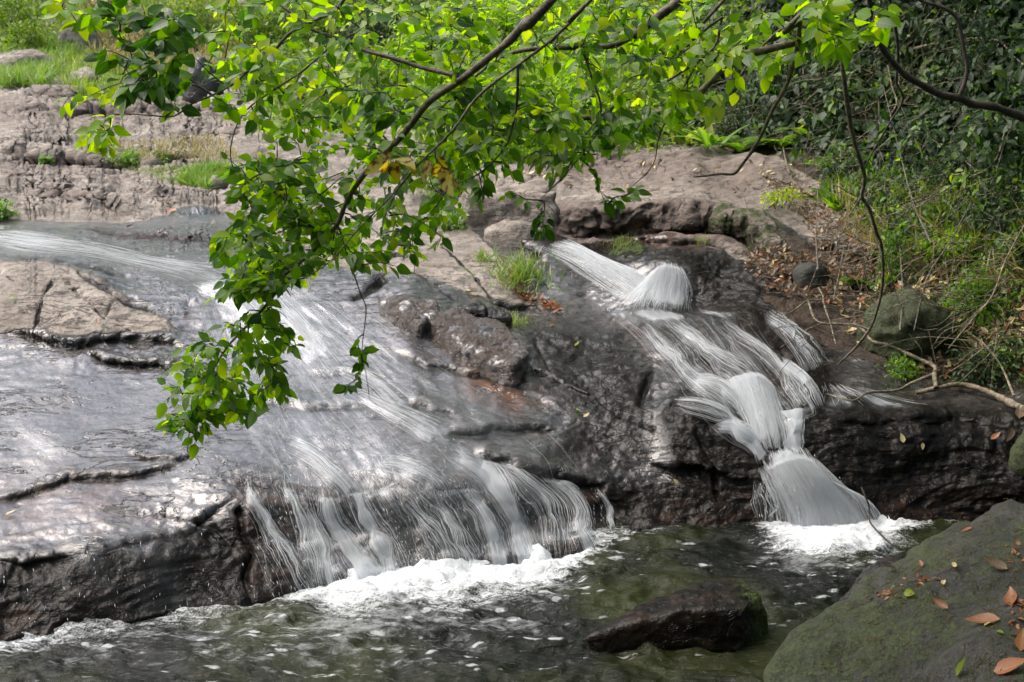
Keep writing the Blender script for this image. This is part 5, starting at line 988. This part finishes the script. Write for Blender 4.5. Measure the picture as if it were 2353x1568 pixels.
patch([(1900, 420), (2353, 380), (2420, 520), (2353, 620), (2100, 600), (2000, 520), (1880, 470)], 3400, .17, 'leaf', 'bank_grass', 'bamboo-like grass over the right bank', tmpl=LEAF_LONG, lean=.9)
patch([(1900, 440), (2353, 480), (2420, 700), (2100, 640), (1960, 560)], 1100, .26, 'drygrass', 'bank_grass', 'dry brown grass stems over the right bank', lean=.8)

patch([(-60, -120), (560, -120), (560, 60), (300, 100), (-60, 90)], 6000, .5, 'shrub', 'grass', 'tall rough grass on the far hilltop')
patch([(560, 80), (1000, 120), (1000, 300), (620, 290), (560, 200)], 5000, .3, 'shrub', 'grass', 'rough grass on the slope behind the boughs')
# dense creepers over the dark bank
def cover(poly, n, lsize, mat, label, depth, tmpl=LEAF_ROUND, name='undergrowth'):
    q = rand_in(poly, n); P = surf_pt(q[:, 0], q[:, 1], 0.0, True); Nn = surf_n(q[:, 0], q[:, 1]); thick = depth * np.clip(.5 + .9 * fbm(P * 1.6, 3), 0, 1.4)
    P = P + Nn * (thick * rng.random(n) ** .5)[:, None]; Yd = norm(rng.normal(size=(n, 3)) * .8 + [0, -.4, -.6]); N2 = norm(Nn * .6 + [0, -.2, .6] + rng.normal(size=(n, 3)) * .45)
    o = leaves_mesh(name, P, Yd, N2, lsize * rng.uniform(.5, 1.3, n) * P[:, 1] / 11, M[mat], tmpl=tmpl, var=np.clip(.5 + .45 * fbm(P * 1.1 + 9, 2) + .25 * rng.normal(size=n), 0, 1)); return set_props(o, label, 'undergrowth', None, 'stuff')
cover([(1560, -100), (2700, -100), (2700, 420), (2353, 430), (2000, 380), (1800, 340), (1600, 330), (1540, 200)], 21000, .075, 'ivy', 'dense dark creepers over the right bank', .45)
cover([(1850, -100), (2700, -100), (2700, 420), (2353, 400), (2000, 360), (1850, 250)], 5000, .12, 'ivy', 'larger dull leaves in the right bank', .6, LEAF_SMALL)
cover([(960, -100), (1620, -100), (1600, 340), (1480, 355), (1240, 350), (1000, 420), (960, 300)], 12000, .09, 'shrub', 'low green growth behind the ledge', .5, LEAF_SMALL)
cover([(1880, 400), (2700, 400), (2700, 880), (2353, 900), (2120, 880), (2000, 760), (2150, 780), (2180, 680), (2060, 650), (2060, 540)], 9000, .05, 'ivy', 'small leaves over the lower right bank', .22, LEAF_SMALL)
cover([(2000, 560), (2600, 520), (2600, 880), (2180, 880)], 2200, .05, 'leaf', 'scattered bright leaves over the lower right bank', .3, LEAF_SMALL)
cover([(560, -100), (980, -100), (980, 230), (700, 260), (560, 200)], 5000, .10, 'shrub', 'green growth on the slope behind the left boughs', .5, LEAF_SMALL)
cover([(-200, -140), (560, -140), (560, 0), (200, 10), (-200, 60)], 5000, .12, 'shrub', 'growth along the far hilltop', .9, LEAF_SMALL)

cover([(1880, 370), (2700, 370), (2700, 640), (2353, 640), (2060, 560), (1920, 470)], 6500, .06, 'ivy', 'dull creeper leaves among the bank grass', .3, LEAF_SMALL)
cover([(1700, 0), (2500, 0), (2500, 500), (2100, 560), (1900, 420), (1700, 320)], 1500, .085, 'leaf', 'brighter leaves standing out on the right bank', .55, LEAF_SMALL)
cover([(1980, 640), (2200, 640), (2250, 800), (2050, 800)], 420, .05, 'leaf', 'small leaves sprinkled round the mossy green boulder', .3, LEAF_SMALL)
# tangle of dry stems and vines on the right bank
def vine(pts, d_off, r, mat, label, name='vine', cat='vine', r1=None):
    P = np.array(pts, float); s = surf_pt(P[:, 0], P[:, 1], 0, True); D_ = s[:, 1] - np.broadcast_to(d_off, (len(P),)); q = pt(P[:, 0], P[:, 1], D_)
    t = Tubes(); t.add(q, np.linspace(r, r1 or r * .5, len(q)), 6, 4, .06); o = t.build(name, M[mat]); return set_props(o, label, cat)
vine([(1830, 180), (1880, 184), (1930, 176), (1985, 150)], .6, .012, 'deadwood', 'pale dead stem behind the thin hanging limb'); vine([(2100, 112), (2150, 100), (2220, 90), (2290, 92), (2330, 130), (2353, 150)], .5, .014, 'deadwood', 'pale bowed stem in the upper right corner')
vine([(1995, 330), (2030, 285), (2060, 240), (2050, 200), (2040, 150)], .6, .010, 'deadwood', 'pale stem crossing behind the arching limb'); vine([(1815, 400), (1800, 340), (1795, 260), (1790, 200)], .3, .010, 'bark', 'upright stem at the back of the ledge')
vine([(2140, 560), (2100, 470), (2070, 360), (2050, 280), (2030, 200)], .8, .008, 'bark', 'thin dark stem right of the longest hanging limb'); vine([(2230, 470), (2180, 560), (2130, 640), (2100, 760)], .5, .008, 'bark', 'slanting stem down the right bank')
vine([(2310, 300), (2280, 380), (2200, 420), (2100, 480), (1990, 540)], .6, .008, 'deadwood', 'long dry stem slanting across the right bank'); vine([(2353, 520), (2310, 600), (2280, 680), (2230, 740), (2180, 800)], .4, .008, 'deadwood', 'dry stem at the right edge above the water')
vine([(1730, 560), (1722, 500), (1705, 440), (1690, 410)], .4, .006, 'bark', 'thin sapling stem on the rock above the black ledge'); vine([(1880, 620), (1875, 540), (1880, 470), (1878, 430)], .5, .007, 'bark', 'upright twig standing in the leaf litter'); vine([(1915, 690), (1930, 620), (1940, 560), (1925, 600)][:3], .5, .006, 'bark', 'short upright twig beside the brown boulder')
vine([(2068, 760), (2075, 680), (2070, 600), (2066, 540)], .5, .008, 'bark', 'dark stem in front of the mossy green boulder'); vine([(2330, 910), (2300, 840), (2260, 790), (2220, 760)], .3, .009, 'deadwood', 'bent pale twig at the right edge above the pool')
n = 620; t = Tubes()
for k in range(n):
    u, v = rand_in([(1600, 0), (2353, 0), (2353, 880), (2050, 820), (1900, 640), (1950, 480), (1700, 340), (1600, 250)], 1)[0]; p = surf_pt(u, v, .1 + .35 * rng.random(), True); d = norm(np.array([rng.normal() * .7, -.2 * rng.random(), rng.normal() * .5 - .2])) * rng.uniform(.25, .8)
    t.add([p, p + d * .5 + rng.normal(size=3) * .06, p + d + rng.normal(size=3) * .08], [.004, .003, .0015], 4, 4)
set_props(t.build('dry_stems', M['deadwood']), 'tangle of thin dry stems in the right bank', 'dry stems', None, 'stuff')
# fallen branch over the right-hand pool
fb = empty('fallen_branch', tuple(surf_pt(2200, 905)), 'pale lichen-marked fallen branch lying across the right end of the upper pool', 'branch')
def fbr(pts, off, r, r1, name='branch', mat='deadwood'):
    P = np.array(pts, float); s = surf_pt(P[:, 0], P[:, 1], 0, True); q = pt(P[:, 0], P[:, 1], s[:, 1] - off) ; t = Tubes(); t.add(q, np.linspace(r, r1, len(q)), 8, 4, .06); t.build(name, M[mat], fb)
fbr([(2480, 985), (2353, 940), (2301, 915), (2250, 893), (2199, 884), (2151, 893), (2103, 903)], .12, .027, .016, 'stem'); fbr([(2151, 893), (2147, 860), (2147, 842), (2096, 818), (2045, 794), (2004, 784), (1976, 753), (1908, 743)], .16, .018, .008); fbr([(2147, 860), (2096, 880), (2062, 897), (1994, 903), (1959, 921), (1900, 905)], .14, .013, .005)
d2 = empty('dead_branch', tuple(surf_pt(1890, 700)), 'forked pale dead branch reaching over the black rock', 'branch')
for pts, r in [([(1781, 722), (1816, 719), (1857, 691), (1891, 688), (1881, 661)], .009), ([(1891, 688), (1898, 715), (1908, 743), (1920, 790)], .008), ([(1857, 691), (1880, 740), (1960, 745), (2004, 760)], .009)]:
    P = np.array(pts, float); s = surf_pt(P[:, 0], P[:, 1], 0, True); t = Tubes(); t.add(pt(P[:, 0], P[:, 1], s[:, 1] - .2), np.linspace(r, r * .5, len(P)), 6, 4, .06); t.build('branch', M['deadwood'], d2)
# twiggy brush hanging over the cascade
t = Tubes()
for k in range(70):
    u, v = rand_in([(1690, 700), (1900, 690), (2060, 880), (1960, 950), (1820, 900), (1720, 820)], 1)[0]; p = surf_pt(u, v, .18 + .15 * rng.random(), True); a = rng.uniform(0, 6.28); l = rng.uniform(.15, .5); c1 = p + np.array([math.cos(a) * l * .5, -.03, math.sin(a) * l * .3]); c2 = c1 + np.array([math.cos(a + .8) * l * .5, 0, math.sin(a + .8) * l * .35])
    t.add([p, c1, c2], [.0028, .002, .001], 4, 5)
o = set_props(t.build('dead_brush', M['bark_dark']), 'tangled bare twigs hanging over the right cascade', 'dead brush', None, 'stuff')
st = [(1980, 1120), (1990, 1145), (1997, 1165), (1999, 1199), (2028, 1233), (2052, 1254)]; q = np.array([zp(u, v, z) for (u, v), z in zip(st, (.30, .24, .18, .11, .05, .02))]); t = Tubes(); t.add(q, np.linspace(.007, .005, 6), 6, 4, .08); set_props(t.build('stick', M['bark_dark']), 'crooked dark stick leaning in the foam under the last fall', 'stick')

# ------------------------------------------------------------------ fallen leaves
def fallen(name, u, v, size, mat, label, group, ang=None, on_obj=None, z=None):
    if z is not None: p = zp(u, v, z); n_ = np.array([0, 0, 1.0])
    else: p = surf_pt(u, v, .012); n_ = norm(surf_n(u, v) + rng.normal(size=3) * .2)
    a = rng.uniform(0, 6.28) if ang is None else ang; Yd = norm(np.cross(n_, [math.cos(a), math.sin(a), .0]) + UPV * .12)
    o = leaves_mesh(name, np.zeros((1, 3)), Yd[None], n_[None], size, M[mat], tmpl=leaf_template(.55, seg=5, fold=.45, droop=-.22)); o.location = p; return set_props(o, label, 'leaf', group)
FL = [(428, 716, .08, 'dead', 'orange-brown leaf stuck on the wet slab below the pale mound'), (408, 485, .13, 'dead_red', 'red leaf on the tan rock above the riffle'), (292, 526, .1, 'dead', 'brown leaf floating at the edge of the grey slab'), (484, 519, .09, 'dead', 'small brown leaf at the end of the riffle'),
      (492, 580, .07, 'dead_pale', 'pale leaf on the grey slab above the notch'), (12, 1188, .065, 'dead_pale', 'yellow leaf on the wet rock at the left edge'), (225, 745, .05, 'dead_red', 'tiny orange leaf in a crack of the pale mound'), (35, 686, .06, 'leaf_bright', 'fresh green leaf on the pale mound'),
      (1270, 748, .075, 'dead_red', 'bright red leaf standing at the rim of the upper basin'), (1414, 742, .05, 'dead_red', 'red leaf on the dark rock below the foam basin'), (1320, 798, .06, 'leaf_yellow', 'pale yellow leaf on the dark glossy slab'), (1325, 945, .06, 'leaf_yellow', 'yellow leaf on the wet rock below the glossy slab'),
      (1340, 962, .055, 'dead_pale', 'pale leaf just below the yellow one'), (1560, 1113, .05, 'dead_pale', 'yellow leaf on the black rock face'), (2075, 1018, .07, 'dead_pale', 'pale round leaf on the black wall right of the fall'), (2112, 1016, .05, 'dead_pale', 'small pale leaf next to the round one on the black wall'),
      (2275, 1012, .08, 'dead_red', 'orange leaf on the black wall near the right edge'), (1112, 758, .09, 'dead', 'curled brown leaf on top of the fractured block'), (1092, 752, .07, 'dead', 'small brown leaf left of the curled one'), (1013, 745, .07, 'leaf_yellow', 'yellow-green leaf on the fractured block'),
      (1070, 775, .06, 'leaf_yellow', 'pale green leaf in the middle of the fractured block'), (1095, 676, .14, 'dead_pale', 'long pale leaf on the tan slab'), (1065, 668, .09, 'dead', 'brown leaf beside the long pale one'), (1143, 742, .08, 'dead', 'brown leaf behind the top of the fractured block'),
      (1930, 525, .09, 'dead', 'brown leaf lying highest on the litter slope'), (2340, 965, .13, 'dead', 'big curled brown leaf at the right edge beside the pool'), (2325, 985, .11, 'dead', 'brown leaf below the big curled one'), (1450, 516, .12, 'dead_red', 'orange leaf in the hollow under the ledge')]
for a in FL: fallen('fallen_leaf', a[0], a[1], a[2], a[3], a[4], 'fallen leaves on the rocks')
# row of red leaves caught along the ledge
def litter(name, U, V, size, mats, label, kind='stuff', off=.015, sm=False, tmpl=None):
    P = surf_pt(U, V, off, sm); n = len(P); Nn = norm(surf_n(U, V) + rng.normal(size=(n, 3)) * .35); Yd = norm(rng.normal(size=(n, 3)) + UPV * .2); Yd = norm(Yd - Nn * (Yd * Nn).sum(-1, keepdims=True) * .8)
    o = leaves_mesh(name, P, Yd, Nn, rng.uniform(*size, n), None, mats=[M[m] for m in mats], mi=rng.integers(0, len(mats), n), tmpl=tmpl or leaf_template(.5, seg=4, fold=.5, droop=-.25)); return set_props(o, label, 'leaf litter', None, kind)
tt = rng.random(90); litter('leaf_litter', 1180 + tt * 105 + rng.normal(size=90) * 5, 672 + tt * 44 + rng.normal(size=90) * 5, (.04, .09), ['dead', 'dead_red', 'dead_red'], 'string of red-brown leaves caught on the ledge below the grass tuft')
q = rand_in([(1740, 400), (1960, 470), (2080, 560), (2060, 640), (1960, 660), (1900, 700), (1780, 680), (1700, 600), (1760, 560), (1900, 600), (1840, 500)], 1700); litter('leaf_litter', q[:, 0], q[:, 1], (.03, .07), ['dead', 'dead', 'dead', 'dead_red', 'dead', 'dead'], 'brown leaf litter on the slope above the right cascade')
q = rand_in([(1900, 640), (2353, 560), (2400, 880), (2100, 860), (1950, 780)], 1300); litter('leaf_litter', q[:, 0], q[:, 1], (.04, .09), ['dead', 'dead', 'dead_red', 'dead_pale'], 'brown leaf litter under the plants of the lower right bank')
q = rand_in([(1100, 370), (1900, 380), (1960, 460), (1700, 450), (1300, 440)], 110); litter('leaf_litter', q[:, 0], q[:, 1], (.04, .08), ['dead', 'dead_pale'], 'scattered dead leaves on the top of the big ledge')

# leaves and needles on the mossy boulder: dropped onto its surface
from mathutils.bvhtree import BVHTree
mb = bpy.data.objects['mossy_boulder']; bt = BVHTree.FromPolygons([v.co for v in mb.data.vertices], [tuple(p.vertices) for p in mb.data.polygons])
def hit(u, v):
    o_ = Vector((0, 0, H)); d = Vector(pt(u, v, 10.0)) - o_; r = bt.ray_cast(o_, d.normalized()); return (np.array(r[0]), np.array(r[1])) if r[0] is not None else (None, None)
for (u, v, s, m, lab) in [(2316, 1310, .12, 'dead', 'crumpled brown leaf at the upper right of the mossy boulder'), (2325, 1395, .14, 'dead_red', 'crumpled red-brown leaf at the right edge of the mossy boulder'), (2300, 1425, .15, 'dead_red', 'curled red-brown leaf below the crumpled ones'), (2320, 1460, .14, 'dead', 'long brown leaf on the right of the mossy boulder'),
                          (2168, 1335, .055, 'dead_pale', 'small pale tan leaf near the crest of the mossy boulder'), (1946, 1360, .04, 'leaf_yellow', 'small round yellow leaf at the left crest of the mossy boulder'), (2080, 1362, .09, 'leaf_yellow', 'olive-yellow leaf on the shoulder of the mossy boulder'), (2180, 1400, .09, 'dead_red', 'narrow rust leaf in the middle of the mossy boulder'),
                          (2200, 1555, .10, 'leaf_yellow', 'yellow-brown leaf at the bottom edge of the mossy boulder'), (2285, 1545, .17, 'dead_red', 'large rust leaf in the bottom right corner'), (2290, 1452, .05, 'leaf_yellow', 'bright lime leaf beside the long brown one'), (2262, 1440, .03, 'dead_pale', 'tiny pale disc-like leaf on the mossy boulder'),
                          (2060, 1310, .09, 'dead', 'brown leaf lying on the upper left crest of the boulder'), (2120, 1305, .05, 'dead_red', 'small rust leaf on the boulder crest'), (2345, 1500, .12, 'dead_red', 'rust leaf cut by the right edge'), (2235, 1215, .07, 'dead_red', 'dark red leaf high on the boulder'), (2190, 1295, .16, 'dead_pale', 'long straw-pale blade on the mossy boulder')]:
    p, n_ = hit(u, v)
    if p is None: continue
    Yd = norm(rng.normal(size=3)); Yd = norm(Yd - n_ * (Yd @ n_) * .9); wd = .16 if 'straw' in lab else .5
    o = leaves_mesh('fallen_leaf', np.zeros((1, 3)), Yd[None], n_[None], s * .85, M[m], tmpl=leaf_template(wd, seg=6, fold=.5, droop=-.3)); o.location = p + n_ * .006; set_props(o, lab, 'leaf', 'leaves on the mossy boulder')
t = Tubes(); t2_ = Tubes(); Pn = []
for k in range(650):
    u = rng.uniform(1740, 2353); v = rng.uniform(1150, 1568); p, n_ = hit(u, v)
    if p is None: continue
    d = rng.normal(size=3); d = norm(d - n_ * (d @ n_)) * rng.uniform(.015, .06); m = norm(np.cross(n_, d)) * rng.normal() * .010
    (t if rng.random() < .8 else t2_).add([p + n_ * .002, p + d * .5 + m + n_ * .005, p + d + n_ * .003], .0011, 3, 2)
set_props(t.build('needles', M['drygrass']), 'thin dry needles strewn over the mossy boulder', 'needles', None, 'stuff'); set_props(t2_.build('needles', M['dead']), 'brown needle scraps on the mossy boulder', 'needles', None, 'stuff')
P = []; N_ = []
for k in range(150):
    a = rng.random(); cu_, cv_ = [(2080 + a * 80, 1345 - a * 20), (2000 + a * 90, 1372 - a * 14), (2335, 1250 + a * 60), (2340, 1380 + a * 60)][rng.integers(0, 4)]; p, n_ = hit(cu_ + rng.normal() * 14, cv_ + rng.normal() * 7)
    if p is not None: P.append(p + n_ * .004); N_.append(n_)
P = np.array(P); N_ = np.array(N_); set_props(leaves_mesh('leaf_litter', P, norm(rng.normal(size=P.shape)), norm(N_ + rng.normal(size=P.shape) * .4), rng.uniform(.012, .035, len(P)), M['dead_red'], tmpl=LEAF_SMALL), 'reddish leaf scraps in the hollows of the mossy boulder', 'leaf litter', None, 'stuff')
